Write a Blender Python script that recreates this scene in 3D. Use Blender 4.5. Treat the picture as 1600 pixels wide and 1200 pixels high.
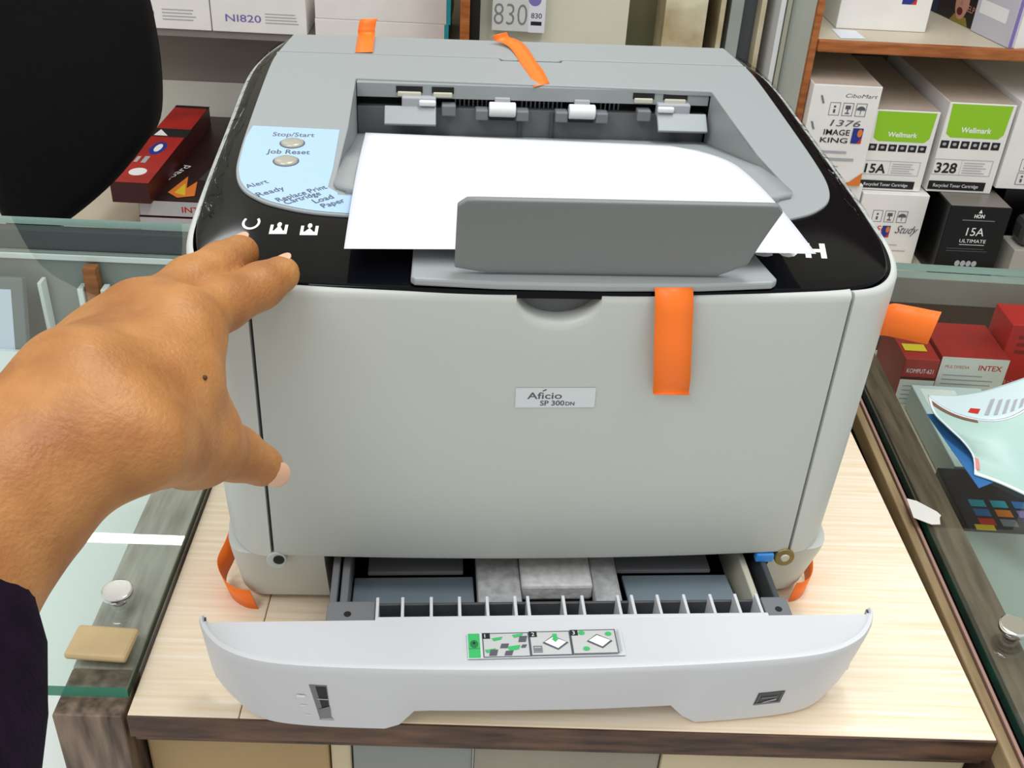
import bpy, bmesh, math, random
import numpy as np
from mathutils import Vector, Matrix, Euler
random.seed(7)
for o in list(bpy.data.objects): bpy.data.objects.remove(o)
S = bpy.context.scene
COL = S.collection

# ------------------------------------------------------------------ camera, world, lights, exposure
cam = bpy.data.objects.new('camera', bpy.data.cameras.new('camera')); COL.objects.link(cam)
cam.location = (-0.0664, -0.4677, 0.4814); cam.rotation_euler = (0.9975, -0.05, -0.066)
cam.data.sensor_width = 36; cam.data.lens = 36*1652.5/1600; cam.data.clip_start = 0.01
S.camera = cam
PH = -0.061                                   # the shop furniture is turned a little against the printer
CP, SP = math.cos(PH), math.sin(PH)
def W(u, v, z): return Vector((CP*u-SP*v, SP*u+CP*v, z))
world = bpy.data.worlds.new('world'); S.world = world; world.use_nodes = True
world.node_tree.nodes['Background'].inputs[0].default_value = (1.0, 0.985, 0.95, 1)
world.node_tree.nodes['Background'].inputs[1].default_value = 0.74
def area(name, loc, target, sx, sy, power, col):
    l = bpy.data.lights.new(name, 'AREA'); l.shape = 'RECTANGLE'; l.size = sx; l.size_y = sy; l.energy = power; l.color = col
    o = bpy.data.objects.new(name, l); COL.objects.link(o); o.location = loc
    o.rotation_euler = (Vector(target)-Vector(loc)).to_track_quat('-Z', 'Y').to_euler(); return o
area('ceiling_tube_light', (0.35, 0.15, 1.75), (0.1, 0.1, 0), 1.25, 0.35, 18.5, (0.93, 0.97, 1.0))
area('ceiling_tube_light', (-0.9, -0.9, 1.75), (0, 0, 0.1), 1.25, 0.4, 14, (0.97, 0.99, 1.0))
wl = area('wall_tube_light', W(-0.86, 1.50, 1.30), W(-0.86, 0.6, 0.0), 0.50, 0.022, 1.0, (0.95, 1.0, 1.0))
S.view_settings.view_transform = 'Standard'; S.view_settings.look = 'None'; S.view_settings.gamma = 1
S.view_settings.use_curve_mapping = False; S.view_settings.exposure = 0.0

# ------------------------------------------------------------------ materials
def lin(h):
    h = h.lstrip('#'); r = []
    for i in (0, 2, 4):
        c = int(h[i:i+2], 16)/255; r.append(c/12.92 if c <= .04045 else ((c+.055)/1.055)**2.4)
    return (*r, 1)
MATS = {}
def mat(name, hexc, rough=0.5, metal=0.0, spec=0.5, var=0.0, scale=40, bump=0.0, bscale=300, coat=0.0, sss=0.0, hex2=None, stretch=None):
    if name in MATS: return MATS[name]
    m = bpy.data.materials.new(name); m.use_nodes = True; nt = m.node_tree; b = nt.nodes['Principled BSDF']
    b.inputs['Roughness'].default_value = rough; b.inputs['Metallic'].default_value = metal
    b.inputs['Specular IOR Level'].default_value = spec; b.inputs['Coat Weight'].default_value = coat
    c = lin(hexc); b.inputs['Base Color'].default_value = c
    if sss:
        b.inputs['Subsurface Weight'].default_value = sss; b.inputs['Subsurface Radius'].default_value = (1, .35, .15); b.inputs['Subsurface Scale'].default_value = 0.004
    tc = nt.nodes.new('ShaderNodeTexCoord'); mp = nt.nodes.new('ShaderNodeMapping')
    nt.links.new(tc.outputs['Object'], mp.inputs[0])
    if stretch: mp.inputs['Scale'].default_value = stretch
    if var or hex2:
        n = nt.nodes.new('ShaderNodeTexNoise'); n.inputs['Scale'].default_value = scale; n.inputs['Detail'].default_value = 5
        nt.links.new(mp.outputs[0], n.inputs['Vector'])
        r = nt.nodes.new('ShaderNodeValToRGB')
        c2 = lin(hex2) if hex2 else tuple(max(0, x*(1-var)) for x in c[:3])+(1,)
        r.color_ramp.elements[0].color = c2; r.color_ramp.elements[1].color = c
        r.color_ramp.elements[0].position = .32; r.color_ramp.elements[1].position = .66
        nt.links.new(n.outputs[0], r.inputs[0]); nt.links.new(r.outputs[0], b.inputs['Base Color'])
    if bump:
        n2 = nt.nodes.new('ShaderNodeTexNoise'); n2.inputs['Scale'].default_value = bscale; nt.links.new(mp.outputs[0], n2.inputs['Vector'])
        bp = nt.nodes.new('ShaderNodeBump'); bp.inputs['Strength'].default_value = bump; bp.inputs['Distance'].default_value = 0.001
        nt.links.new(n2.outputs[0], bp.inputs['Height']); nt.links.new(bp.outputs[0], b.inputs['Normal'])
    MATS[name] = m; return m
def clear(name, tint, refl_rough=0.02, alpha_mix=0.12, bump=0.0, bscale=60, gain=1.0):
    """thin clear sheet: lets light straight through, with a fresnel sheen"""
    m = bpy.data.materials.new(name); m.use_nodes = True; nt = m.node_tree; nt.nodes.clear()
    out = nt.nodes.new('ShaderNodeOutputMaterial'); mx = nt.nodes.new('ShaderNodeMixShader')
    t = nt.nodes.new('ShaderNodeBsdfTransparent'); t.inputs[0].default_value = lin(tint)
    g = nt.nodes.new('ShaderNodeBsdfGlossy'); g.inputs['Roughness'].default_value = refl_rough
    f = nt.nodes.new('ShaderNodeFresnel'); f.inputs[0].default_value = 1.5
    ad = nt.nodes.new('ShaderNodeMath'); ad.operation = 'ADD'; ad.inputs[1].default_value = alpha_mix; ad.use_clamp = True
    ge = nt.nodes.new('ShaderNodeNewGeometry'); iv = nt.nodes.new('ShaderNodeMath'); iv.operation = 'SUBTRACT'; iv.inputs[0].default_value = 1; g.inputs[0].default_value = (gain, gain, gain, 1)
    ml = nt.nodes.new('ShaderNodeMath'); ml.operation = 'MULTIPLY'
    nt.links.new(ge.outputs['Backfacing'], iv.inputs[1]); nt.links.new(f.outputs[0], ad.inputs[0]); nt.links.new(ad.outputs[0], ml.inputs[0]); nt.links.new(iv.outputs[0], ml.inputs[1]); nt.links.new(ml.outputs[0], mx.inputs[0])
    nt.links.new(t.outputs[0], mx.inputs[1]); nt.links.new(g.outputs[0], mx.inputs[2]); nt.links.new(mx.outputs[0], out.inputs[0])
    if bump:
        n = nt.nodes.new('ShaderNodeTexNoise'); n.inputs['Scale'].default_value = bscale; n.inputs['Detail'].default_value = 3
        tc = nt.nodes.new('ShaderNodeTexCoord'); nt.links.new(tc.outputs['Object'], n.inputs['Vector'])
        b = nt.nodes.new('ShaderNodeBump'); b.inputs['Strength'].default_value = bump; b.inputs['Distance'].default_value = 0.01
        nt.links.new(n.outputs[0], b.inputs['Height']); nt.links.new(b.outputs[0], g.inputs['Normal']); nt.links.new(b.outputs[0], f.inputs['Normal'])
    MATS[name] = m; return m

shell = mat('shell_plastic', '#c6cac5', .42, bump=.04, bscale=900)
coverm = mat('cover_plastic', '#bcc1bb', .42, bump=.04, bscale=900)
traym = mat('tray_plastic', '#d4d6da', .42, bump=.04, bscale=900)
deckm = mat('deck_grey', '#989d9e', .45, bump=.06, bscale=900)
deckdark = mat('slot_grey', '#66686b', .5)
flapm = mat('flap_grey', '#777b7a', .5, bump=.06, bscale=900)
blackgloss = mat('black_gloss', '#07080d', .09, spec=.14)
black = mat('black_plain', '#0b0b0d', .5)
darkgrey = mat('dark_grey_plastic', '#4a4c50', .45)
midgrey = mat('mid_grey_plastic', '#77797d', .45)
bluesteel = mat('blue_grey_steel', '#8c9ba6', .35, var=.25, scale=12)
whitepl = mat('white_plastic', '#e6e7e8', .4)
creampl = mat('cream_plastic', '#c9c6b4', .45)
silver = mat('silver_button', '#b5b3a6', .3, metal=.3)
printblue = mat('panel_blue', '#a9c8ea', .35)
inkgrey = mat('ink_grey', '#54565e', .6)
inkblack = mat('ink_black', '#101012', .6)
inkwhite = mat('ink_white', '#f0f0f0', .5)
inklight = mat('ink_light_grey', '#a9abb0', .6)
inkmid = mat('ink_mid_grey', '#77787c', .6)
inkgreen = mat('ink_green', '#35b765', .5)
inkred = mat('ink_red', '#c8281e', .5)
inkblue = mat('ink_blue', '#1d2c86', .5)
inkorange = mat('ink_orange', '#e07a28', .5)
inklime = mat('ink_lime', '#8fc71a', .45)
inkyellow = mat('ink_yellow', '#e0c020', .5)
inkpurple = mat('ink_purple', '#7c6cae', .5)
inkteal = mat('ink_teal', '#2aa5b8', .5)
inkflesh = mat('ink_flesh', '#c08a78', .6)
paperm = mat('paper_white', '#e2e5ee', .6)
labelm = mat('label_silver', '#cfd5d8', .35)
tapem = mat('orange_tape', '#ff7a1c', .42)
bluepl = mat('blue_latch', '#3c8fe0', .35)
brass = mat('brass_screw', '#9a8a5c', .35, metal=.8)
foamm = mat('foam', '#b9babc', .8, var=.35, scale=180, bump=.5, bscale=260)
foamw = mat('foam_light', '#d8d8d8', .8, var=.25, scale=180, bump=.5, bscale=260)
chrome = mat('chrome', '#e8e8ea', .12, metal=1.0)
skin = mat('skin', '#bc8349', .5, var=.0, hex2='#9c6230', scale=34, bump=.45, bscale=520, sss=.12)
nailm = mat('nail', '#dcae90', .3)
molem = mat('mole', '#4a2812', .6)
sleevem = mat('sleeve_purple', '#170820', .95, spec=.15, var=.5, scale=120, bump=.5, bscale=700)
woodlight = mat('light_wood', '#fbeedb', .4, hex2='#efd9b6', scale=9, stretch=(1.0, 34, 6))
wooddark = mat('dark_wood', '#6b4c38', .4, hex2='#2c1a12', scale=10, stretch=(2, 12, 12))
woodpost = mat('post_wood', '#8a7666', .4, hex2='#3a2a20', scale=12, stretch=(10, 10, 1.2))
woodrail = mat('rail_wood', '#c2bab4', .4, hex2='#988c84', scale=12, stretch=(12, 1.2, 8))
woodrail2 = mat('rail_wood_brown', '#75604f', .4, hex2='#46362a', scale=12, stretch=(12, 1.2, 8))
wooodor = mat('orange_wood', '#b06a34', .4, hex2='#8a4718', scale=14, stretch=(1.5, 10, 10))
cream = mat('cream_paint', '#d6d2be', .55, var=.12, scale=6)
creamdirty = mat('cream_dirty', '#d8d0b4', .55, hex2='#a8946c', scale=14)
olive = mat('olive_panel', '#6e6c4e', .6, var=.25, scale=8)
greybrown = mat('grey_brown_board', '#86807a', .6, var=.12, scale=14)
palewall = mat('pale_board', '#d6d6cc', .6, var=.08, scale=10)
beige = mat('beige_shelf', '#cfc4ae', .5, var=.15, scale=10)
tan = mat('tan_strip', '#a08a68', .45, hex2='#7d6746', scale=14, stretch=(6, 1, 6))
pinkish = mat('pink_brown_strip', '#a58275', .45)
metalgrey = mat('grey_metal', '#a9b0aa', .4, metal=.2, var=.15, scale=8)
carton = mat('carton_white', '#efece8', .55, var=.06, scale=20)
cartongrey = mat('carton_top', '#bfae9f', .6, var=.12, scale=16)
cardbrown = mat('card_brown', '#d2b88a', .7, var=.18, scale=25)
cardbrown2 = mat('panel_brown', '#b09468', .6, var=.12, scale=12)
panelgrey = mat('panel_grey', '#8f9290', .6, var=.12, scale=12)
panelolive = mat('panel_olive', '#9c9686', .6, var=.15, scale=12)
panelcream = mat('panel_cream', '#cdbf9f', .6, var=.08, scale=12)
chairm = mat('chair_black', '#06050a', .8, spec=.2, var=.3, scale=90, bump=.3, bscale=500)
chairrim = mat('chair_rim', '#6d6f74', .5)
redbox = mat('red_box', '#b3221c', .45, var=.35, scale=18)
darkred = mat('dark_red', '#4a100e', .45, var=.4, scale=18)
blackbox = mat('black_box', '#060607', .25, spec=.3)
leafblue = mat('leaf_blue', '#2d6aa6', .4)
leafgreen = mat('leaf_green', '#bcd6cc', .4, hex2='#a3c4be', scale=10)
floorm = mat('floor_tile', '#d9dad8', .35, var=.06, scale=4)
glassm = clear('glass_sheet', '#f6fbf9', .015, .03)
glassedge = mat('glass_edge', '#0e4a3c', .12, coat=.5, hex2='#06251f', scale=20)
glassedgelight = mat('glass_edge_light', '#3f8a72', .12, coat=.5)
filmm = clear('film', '#f4f5f6', .08, .0, bump=.5, bscale=60, gain=.05)

# ------------------------------------------------------------------ mesh helpers
def link(name, me, parent=None, m=None, smooth=False):
    if isinstance(me, bmesh.types.BMesh):
        b = me; me = bpy.data.meshes.new(name); bmesh.ops.recalc_face_normals(b, faces=b.faces); b.to_mesh(me); b.free()
    o = bpy.data.objects.new(name, me); COL.objects.link(o)
    if parent: o.parent = parent
    if m:
        for k in (m if isinstance(m, (list, tuple)) else [m]): me.materials.append(k)
    if smooth:
        for p in me.polygons: p.use_smooth = True
    return o
def tag(o, label, cat, group=None, kind=None):
    if label: o['label'] = label
    if cat: o['category'] = cat
    if group: o['group'] = group
    if kind: o['kind'] = kind
    return o
def empty(name, loc=(0, 0, 0), rz=0):
    o = bpy.data.objects.new(name, None); COL.objects.link(o); o.location = loc; o.rotation_euler = (0, 0, rz); o.empty_display_size = .02; return o
def bevel(o, w=.001, seg=2, ang=40):
    md = o.modifiers.new('bevel', 'BEVEL'); md.width = w; md.segments = seg; md.limit_method = 'ANGLE'; md.angle_limit = math.radians(ang); md.harden_normals = False
    return o
def addbox(bm, x0, x1, y0, y1, z0, z1, M=None, mi=0):
    vs = [bm.verts.new(Vector((x, y, z)) if M is None else M @ Vector((x, y, z))) for z in (z0, z1) for y in (y0, y1) for x in (x0, x1)]
    for f in ((0, 2, 3, 1), (4, 5, 7, 6), (0, 1, 5, 4), (2, 6, 7, 3), (0, 4, 6, 2), (1, 3, 7, 5)):
        fc = bm.faces.new([vs[i] for i in f]); fc.material_index = mi
def box(name, x0, x1, y0, y1, z0, z1, m, parent=None, bev=.0006, M=None):
    bm = bmesh.new(); addbox(bm, x0, x1, y0, y1, z0, z1, M); o = link(name, bm, parent, m)
    if bev: bevel(o, bev)
    return o
def cyl(name, p0, p1, r0, r1, m, parent=None, n=24, bev=0, caps=True):
    p0, p1 = Vector(p0), Vector(p1); d = (p1-p0); q = d.to_track_quat('Z', 'Y'); bm = bmesh.new(); rings = []
    for p, r in ((p0, r0), (p1, r1)):
        rings.append([bm.verts.new(p+q @ Vector((r*math.cos(2*math.pi*i/n), r*math.sin(2*math.pi*i/n), 0))) for i in range(n)])
    for i in range(n): bm.faces.new((rings[0][i], rings[0][(i+1) % n], rings[1][(i+1) % n], rings[1][i]))
    if caps: bm.faces.new(rings[0][::-1]); bm.faces.new(rings[1])
    o = link(name, bm, parent, m)
    for p in o.data.polygons: p.use_smooth = len(p.vertices) == 4
    if bev: bevel(o, bev, 2)
    return o
def spline(pts, n=6, closed=False):
    P = [Vector(p) for p in pts]; out = []; k = len(P)
    rng = range(k if closed else k-1)
    for i in rng:
        if closed: a, b, c, d = P[(i-1) % k], P[i], P[(i+1) % k], P[(i+2) % k]
        else: a, b, c, d = P[max(i-1, 0)], P[i], P[i+1], P[min(i+2, k-1)]
        for j in range(n):
            t = j/n
            out.append(.5*((2*b)+(c-a)*t+(2*a-5*b+4*c-d)*t*t+(3*b-a-3*c+d)*t**3))
    if not closed: out.append(P[-1].copy())
    return out
def loft(rings, closed=True, cap0=False, cap1=False, name='loft', m=None, parent=None, smooth=True):
    bm = bmesh.new(); R = [[bm.verts.new(p) for p in r] for r in rings]; n = len(R[0])
    for a, b in zip(R, R[1:]):
        for i in range(n if closed else n-1): bm.faces.new((a[i], a[(i+1) % n], b[(i+1) % n], b[i]))
    if cap0: bm.faces.new(R[0][::-1])
    if cap1: bm.faces.new(R[-1])
    return link(name, bm, parent, m, smooth)
def plate(name, outer, holes, zf, th, m, parent=None, bev=.0006):
    """flat plate with holes, zf(x,y) is the top height"""
    bm = bmesh.new(); edges = []
    for lp in [outer]+list(holes):
        vs = [bm.verts.new((p[0], p[1], 0)) for p in lp]
        for i in range(len(vs)): edges.append(bm.edges.new((vs[i], vs[(i+1) % len(vs)])))
    bmesh.ops.triangle_fill(bm, edges=edges, use_beauty=True)
    top = list(bm.faces)
    ext = bmesh.ops.extrude_face_region(bm, geom=top)
    nv = [g for g in ext['geom'] if isinstance(g, bmesh.types.BMVert)]; ns = set(nv)
    for v in bm.verts: v.co.z = zf(v.co.x, v.co.y) - (0 if v in ns else th)
    o = link(name, bm, parent, m)
    if bev: bevel(o, bev, 2, 50)
    return o
def grid(name, f, nu, nv, m, parent=None, th=0.0, smooth=True):
    bm = bmesh.new(); V = [[bm.verts.new(f(i/nu, j/nv)) for j in range(nv+1)] for i in range(nu+1)]
    for i in range(nu):
        for j in range(nv): bm.faces.new((V[i][j], V[i+1][j], V[i+1][j+1], V[i][j+1]))
    o = link(name, bm, parent, m, smooth)
    if th:
        s = o.modifiers.new('solid', 'SOLIDIFY'); s.thickness = th; s.offset = 0
    return o
def ribbon(name, pts, width_dir, w, m, th=.0003):
    """strip of tape along a path; width_dir per point or one vector"""
    P = spline(pts, 6); wd = Vector(width_dir).normalized()*w/2
    return grid(name, lambda a, b: P[min(len(P)-1, round(a*(len(P)-1)))]+wd*(2*b-1), len(P)-1, 2, m, None, th)

# flat print: polygons and text collected in one mesh of several materials
_tc = {}
def textpolys(s, bold=0.0):
    k = (s, bold)
    if k in _tc: return _tc[k]
    cu = bpy.data.curves.new('t', 'FONT'); cu.body = s; cu.size = 1; cu.offset = bold; cu.resolution_u = 3
    o = bpy.data.objects.new('t', cu); COL.objects.link(o); dg = bpy.context.evaluated_depsgraph_get()
    me = o.evaluated_get(dg).to_mesh(); vs = [(v.co.x, v.co.y) for v in me.vertices]; ps = [tuple(p.vertices) for p in me.polygons]
    o.evaluated_get(dg).to_mesh_clear(); bpy.data.objects.remove(o); bpy.data.curves.remove(cu)
    _tc[k] = (vs, ps); return vs, ps
class Print:
    def __init__(s): s.v = []; s.f = []; s.m = []; s.mats = []; s.layer = 0
    def mi(s, m):
        if m not in s.mats: s.mats.append(m)
        return s.mats.index(m)
    def poly(s, pts, m):
        s.layer += 1; b = len(s.v); s.v += [(p[0], p[1], s.layer) for p in pts]; s.f.append(tuple(range(b, b+len(pts)))); s.m.append(s.mi(m))
    def rect(s, x0, y0, x1, y1, m): s.poly([(x0, y0), (x1, y0), (x1, y1), (x0, y1)], m)
    def frame(s, x0, y0, x1, y1, t, m):
        for r in ((x0, y0, x1, y0+t), (x0, y1-t, x1, y1), (x0, y0, x0+t, y1), (x1-t, y0, x1, y1)): s.rect(*r, m)
    def ell(s, cx, cy, rx, ry, m, n=18): s.poly([(cx+rx*math.cos(2*math.pi*i/n), cy+ry*math.sin(2*math.pi*i/n)) for i in range(n)], m)
    def arc(s, cx, cy, r, t, a0, a1, m, n=16, sy=1):
        s.layer += 1; b = len(s.v)
        for i in range(n+1):
            a = math.radians(a0+(a1-a0)*i/n)
            for q in (r-t/2, r+t/2): s.v.append((cx+q*math.cos(a), cy+sy*q*math.sin(a), s.layer))
        for i in range(n): s.f.append((b+2*i, b+2*i+1, b+2*i+3, b+2*i+2)); s.m.append(s.mi(m))
    def text(s, t, x, y, h, m, w=None, rot=0, bold=0.0, shear=0.0, align='L'):
        vs, ps = textpolys(t, bold); s.layer += 1
        xs = [p[0] for p in vs]; ys = [p[1] for p in vs]; x0, x1 = min(xs), max(xs)
        k = h/0.72; kx = (w/(x1-x0)) if w else k; off = {'L': 0, 'C': -.5, 'R': -1}[align]*(x1-x0)*kx
        c, sn = math.cos(math.radians(rot)), math.sin(math.radians(rot)); b = len(s.v)
        for px, py in vs:
            X = (px-x0)*kx+off+py*k*shear; Y = py*k
            s.v.append((x+X*c-Y*sn, y+X*sn+Y*c, s.layer))
        for p in ps: s.f.append(tuple(b+i for i in p)); s.m.append(s.mi(m))
    def lines(s, x0, y0, x1, y1, n, m, seed=0, fill=.5):
        r = random.Random(seed); dy = (y1-y0)/n
        for i in range(n): 
            ya = y1-(i+.75)*dy; s.rect(x0, ya, x0+(x1-x0)*r.uniform(.7, 1), ya+dy*fill, m)
    def build(s, name, parent, M, gap=.00003, zf=None):
        me = bpy.data.meshes.new(name); vv = []
        for x, y, l in s.v:
            p = M @ Vector((x, y, .0002+gap*l)); 
            if zf: p.z += zf(p.x, p.y)
            vv.append(p)
        me.from_pydata(vv, [], s.f); me.update()
        o = link(name, me, parent, s.mats)
        for p, k in zip(me.polygons, s.m): p.material_index = k
        return o
FRONT = lambda x, y, z: Matrix.Translation((x, y, z)) @ Matrix.Rotation(math.pi/2, 4, 'X')       # print plane facing -y
TOP = lambda x, y, z: Matrix.Translation((x, y, z))

# ================================================================== THE ROOM
def env(o): o.rotation_euler = (0, 0, PH); return o
def ebox(name, u0, u1, v0, v1, z0, z1, m, bev=.001, kind=None, parent=None):
    o = box(name, u0, u1, v0, v1, z0, z1, m, parent, bev)
    if parent is None: env(o)
    if kind: o['kind'] = kind
    return o
ebox('floor', -3, 3, -2.5, 2.2, -.95, -.90, floorm, 0, 'structure')
ebox('wall_back', -3, 3, 1.56, 1.66, -.90, 1.9, cream, 0, 'structure')
# upright strips, pipes and panels between the two shelf units
strips = [(-.0735, -.0583, 1.22, 'black', black), (.1755, .233, 1.33, 'olive', olive), (.2314, .2975, 1.24, 'col', creamdirty), (.2975, .3199, 1.36, 'dk', black),
          (.3199, .3281, 1.25, 's', creamdirty), (.3281, .3383, 1.32, 'd', wooddark), (.3383, .3586, 1.26, 'm', metalgrey), (.3586, .3841, 1.28, 'g', darkgrey),
          (.3841, .3922, 1.25, 's2', creamdirty), (.3922, .4065, 1.34, 'bk', black), (.4065, .4146, 1.22, 'w', whitepl), (.4146, .4217, 1.26, 'p', darkgrey),
          (.4217, .4295, 1.24, 'panel', MATS['cream_paint'])]
ebox('wall_centre', -.0583, .1755, 1.25, 1.45, -.88, 1.6, cream, 0, 'structure')
for i, (a, b, v, n, m) in enumerate(strips): ebox('trim_%d' % (i+1), a, b, v, 1.5, -.895, 1.6, m, .001, 'structure')

# ================================================================== MIDDLE COUNTER
ct = empty('wood_counter', (0, 0, 0), PH); tag(ct, 'pale wood-grain counter with dark edge band under the printer', 'counter')
BL, BR, BF, BB = -.2251, .2641, -.0774, .50
box('plank', BL, -.1640, BF, BB, -.016, 0, woodlight, ct, .0006)
box('plank', -.1634, BR, BF, BB, -.016, 0, woodlight, ct, .0006)
box('edge_band', BL, BR, BF-.0015, BF, -.0165, -.0004, wooddark, ct, .0003)
box('apron', BL, BR, BF+.004, BF+.012, -.026, -.0165, wooddark, ct, .0005)
for a, b, m in ((-.2245, -.118, cardbrown2), (-.117, -.105, panelcream), (-.104, -.033, panelgrey), (-.032, .079, panelolive), (.080, .2635, panelcream)):
    box('front_panel', a, b, -.062, -.050, -.86, -.0262, m, ct, .002)
for a in (BL+.002, BR-.012): box('side_panel', a, a+.010, -.049, BB, -.895, -.0165, woodpost, ct, .001)

# ================================================================== GLASS SHOWCASES
def glass_top(parent, u0, u1, v0, v1, z0, z1, edge_front):
    bm = bmesh.new(); addbox(bm, u0, u1, v0, v1, z0, z1); bmesh.ops.recalc_face_normals(bm, faces=bm.faces)
    for f in bm.faces: f.material_index = 0 if abs(f.normal.z) > .5 else (2 if f.normal.y < -.5 else 1)
    for f in bm.faces:
        if f.normal.y > .5: f.material_index = 3
    return link('glass_top', bm, parent, [glassm, glassedge, edge_front, mat('glass_edge_pale', '#a9c4be', .15)])
sl = empty('glass_showcase', (0, 0, 0), PH); tag(sl, 'glass-topped showcase with dark wood corner post beside the hand', 'showcase')
glass_top(sl, -1.1, -.2275, -.066, .545, .0005, .0085, glassedgelight)
box('corner_post', -.2660, -.2275, -.0795, -.045, -.895, 0, woodpost, sl, .0015)
box('rail', -.2660, -.2275, -.045, .545, -.03, 0, woodrail, sl, .001)
box('back_rail', -1.1, -.2665, .532, .545, -.022, 0, darkgrey, sl, .001)
box('back_board', -1.1, -.2665, .528, .536, -.14, -.0222, panelgrey, sl, .001)
box('rail_strip', -1.1, -.2665, .525, .5278, -.030, -.024, whitepl, sl, .0005)
box('base_panel', -1.1, -.2665, -.03, .527, -.152, -.14, whitepl, sl, .001)
box('side_panel', -.2660, -.2500, -.045, .545, -.895, -.031, palewall, sl, .001)
box('divider', -.452, -.438, .512, .5248, -.139, -.032, wooodor, sl, .001)
for a in (-.460, -.436): box('white_strip', a, a+.006, .510, .5248, -.139, -.055, whitepl, sl, .0008)
box('white_strip', -.500, -.496, .510, .5248, -.139, -.05, whitepl, sl, .0005)
# things inside the left showcase
def notice(u, v, z, w, d, label):
    r = empty('framed_notice', W(u, v, z), PH); tag(r, label, 'frame', 'framed notices in the glass showcase')
    M = Matrix.Rotation(math.radians(72), 4, 'X')
    bm = bmesh.new(); addbox(bm, 0, w, 0, d, 0, .010, M); bevel(link('frame', bm, r, midgrey), .001)
    P = Print(); P.rect(.012, .012, w-.012, d-.012, mat('notice_paper', '#d2d6ea', .5))
    rr = random.Random(3)
    for i in range(4):
        for j in range(7):
            x = .02+(w-.045)*j/7; y = d-.03-(d-.05)*i/4
            P.poly([(x, y), (x+rr.uniform(.004, .012), y+rr.uniform(.002, .008)), (x+.012, y+.001), (x+.004, y-.003)], inkmid)
    P.build('sheet', r, M @ Matrix.Translation((0, 0, .0101)))
notice(-.655, .480, -.1385, .145, .10, 'white handwritten sheet in a grey frame seen through the showcase glass')
b = env(box('white_tub', -.57, -.485, .40, .48, -.1395, -.105, whitepl, None, .02)); tag(b, 'white rounded plastic tub inside the showcase beside the wrist', 'tub')
pk = ebox('paper_packet', 0, .036, 0, .024, 0, .005, cardbrown, .002); pk.location = W(-.2685, -.0475, .0087); pk.rotation_euler = (0, 0, PH-.05)
tag(pk, 'small brown paper packet lying at the showcase edge', 'packet')
def fitting(u, v, label):
    r = empty('glass_fitting', W(u, v, .0085), 0); tag(r, label, 'fitting', 'chrome glass fittings')
    cyl('disc', (0, 0, .006), (0, 0, .0105), .0093, .0093, chrome, r, 32, .001)
    cyl('stem', (0, 0, .0001), (0, 0, .006), .0045, .006, chrome, r, 20)
fitting(-.2515, .0, 'chrome disc fitting on the glass beside the dark corner post')
fitting(.2985, -.005, 'chrome disc fitting on the glass below the white sticker scrap')

RR = -.095                                     # right showcase is turned a little more
sr = empty('glass_showcase', (.2920, .12, 0), RR); tag(sr, 'glass-topped showcase with red cartons inside beside the orange tape flag', 'showcase')
glass_top(sr, .0, .9, -.26, .392, .0005, .0085, glassedge)
box('edge_liner', .0002, .0070, -.26, .392, -.03, -.0003, mat('liner_dark', '#0a1210', .3), sr, .0003)
box('rail', .0072, .030, -.26, .392, -.03, 0, woodrail2, sr, .001)
box('trim_strip', -.0125, -.0062, -.24, .30, -.015, .0015, tan, sr, .0012)
box('trim_strip', -.0050, -.0028, -.24, .30, -.015, .0022, pinkish, sr, .0006)
box('dark_gap_liner', -.0155, -.0004, .0, .34, -.030, -.0175, black, sr, .0003)
box('back_rail', .031, .9, .376, .392, -.03, 0, metalgrey, sr, .001)
box('inner_shelf', .031, .9, .035, .375, -.10, -.088, beige, sr, .001)
box('inner_ledge', .031, .9, -.26, .028, -.06, -.048, metalgrey, sr, .001)
box('side_panel', .0, .012, -.26, .392, -.895, -.031, woodrail2, sr, .001)
box('corner_post', .0, .038, -.29, -.262, -.895, .0, woodpost, sr, .001)
SRM = Matrix.Translation((.2920, .12, 0)) @ Matrix.Rotation(RR, 4, 'Z')
def inR(name, x0, x1, y0, y1, z0, z1, m, label, cat, rz=0, group=None, bev=.001):
    o = box(name, 0, x1-x0, 0, y1-y0, 0, z1-z0, m, None, bev)
    o.location = SRM @ Vector((x0, y0, z0)); o.rotation_euler = (0, 0, RR+rz); tag(o, label, cat, group); return o
# cartons in the right showcase
o = inR('carton', .120, .186, .275, .345, -.0875, -.034, redbox, 'red-topped white carton printed with red letters inside the showcase', 'carton')
P = Print(); P.rect(0, 0, .066, .0535, carton); P.text('INTEX', .038, .040, .006, inkred, w=.023, bold=.02); P.text('MULTIMEDIA', .005, .041, .0035, inkred, w=.024)
P.lines(.005, .006, .058, .036, 6, inklight, 1, .25); P.build('front_print', o, FRONT(0, 0, 0))
o = inR('carton', .083, .117, .270, .345, -.0875, -.036, redbox, 'red and white carton between the printer and the red-topped white carton', 'carton')
P = Print(); P.rect(0, 0, .034, .028, carton); P.text('KOMPUT-621', .004, .036, .005, inkwhite, w=.026); P.rect(0, .029, .034, .031, inkblack); P.lines(.004, .004, .03, .024, 4, inklight, 2, .2); P.build('front_print', o, FRONT(0, 0, 0))
o = inR('carton', .190, .30, .30, .345, -.0875, -.008, mat('bright_red', '#d32420', .4, var=.12, scale=20), 'large bright red carton standing against the back of the showcase', 'carton')
P = Print(); P.lines(.010, .045, .08, .070, 3, mat('ink_dull_red', '#8a1a14', .5), 3, .5); P.text('a-x-a-o', .008, .012, .007, mat('ink_pink', '#e8a090', .5), w=.034); P.rect(0, .006, .11, .0075, mat('ink_pink', '#e8a090', .5)); P.build('front_print', o, FRONT(0, 0, 0))
o = inR('carton', .195, .25, .225, .285, -.0875, -.045, mat('tan_carton', '#d8c49a', .5), 'small tan carton with purple bands in front of the bright red carton', 'carton', -.3)
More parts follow.
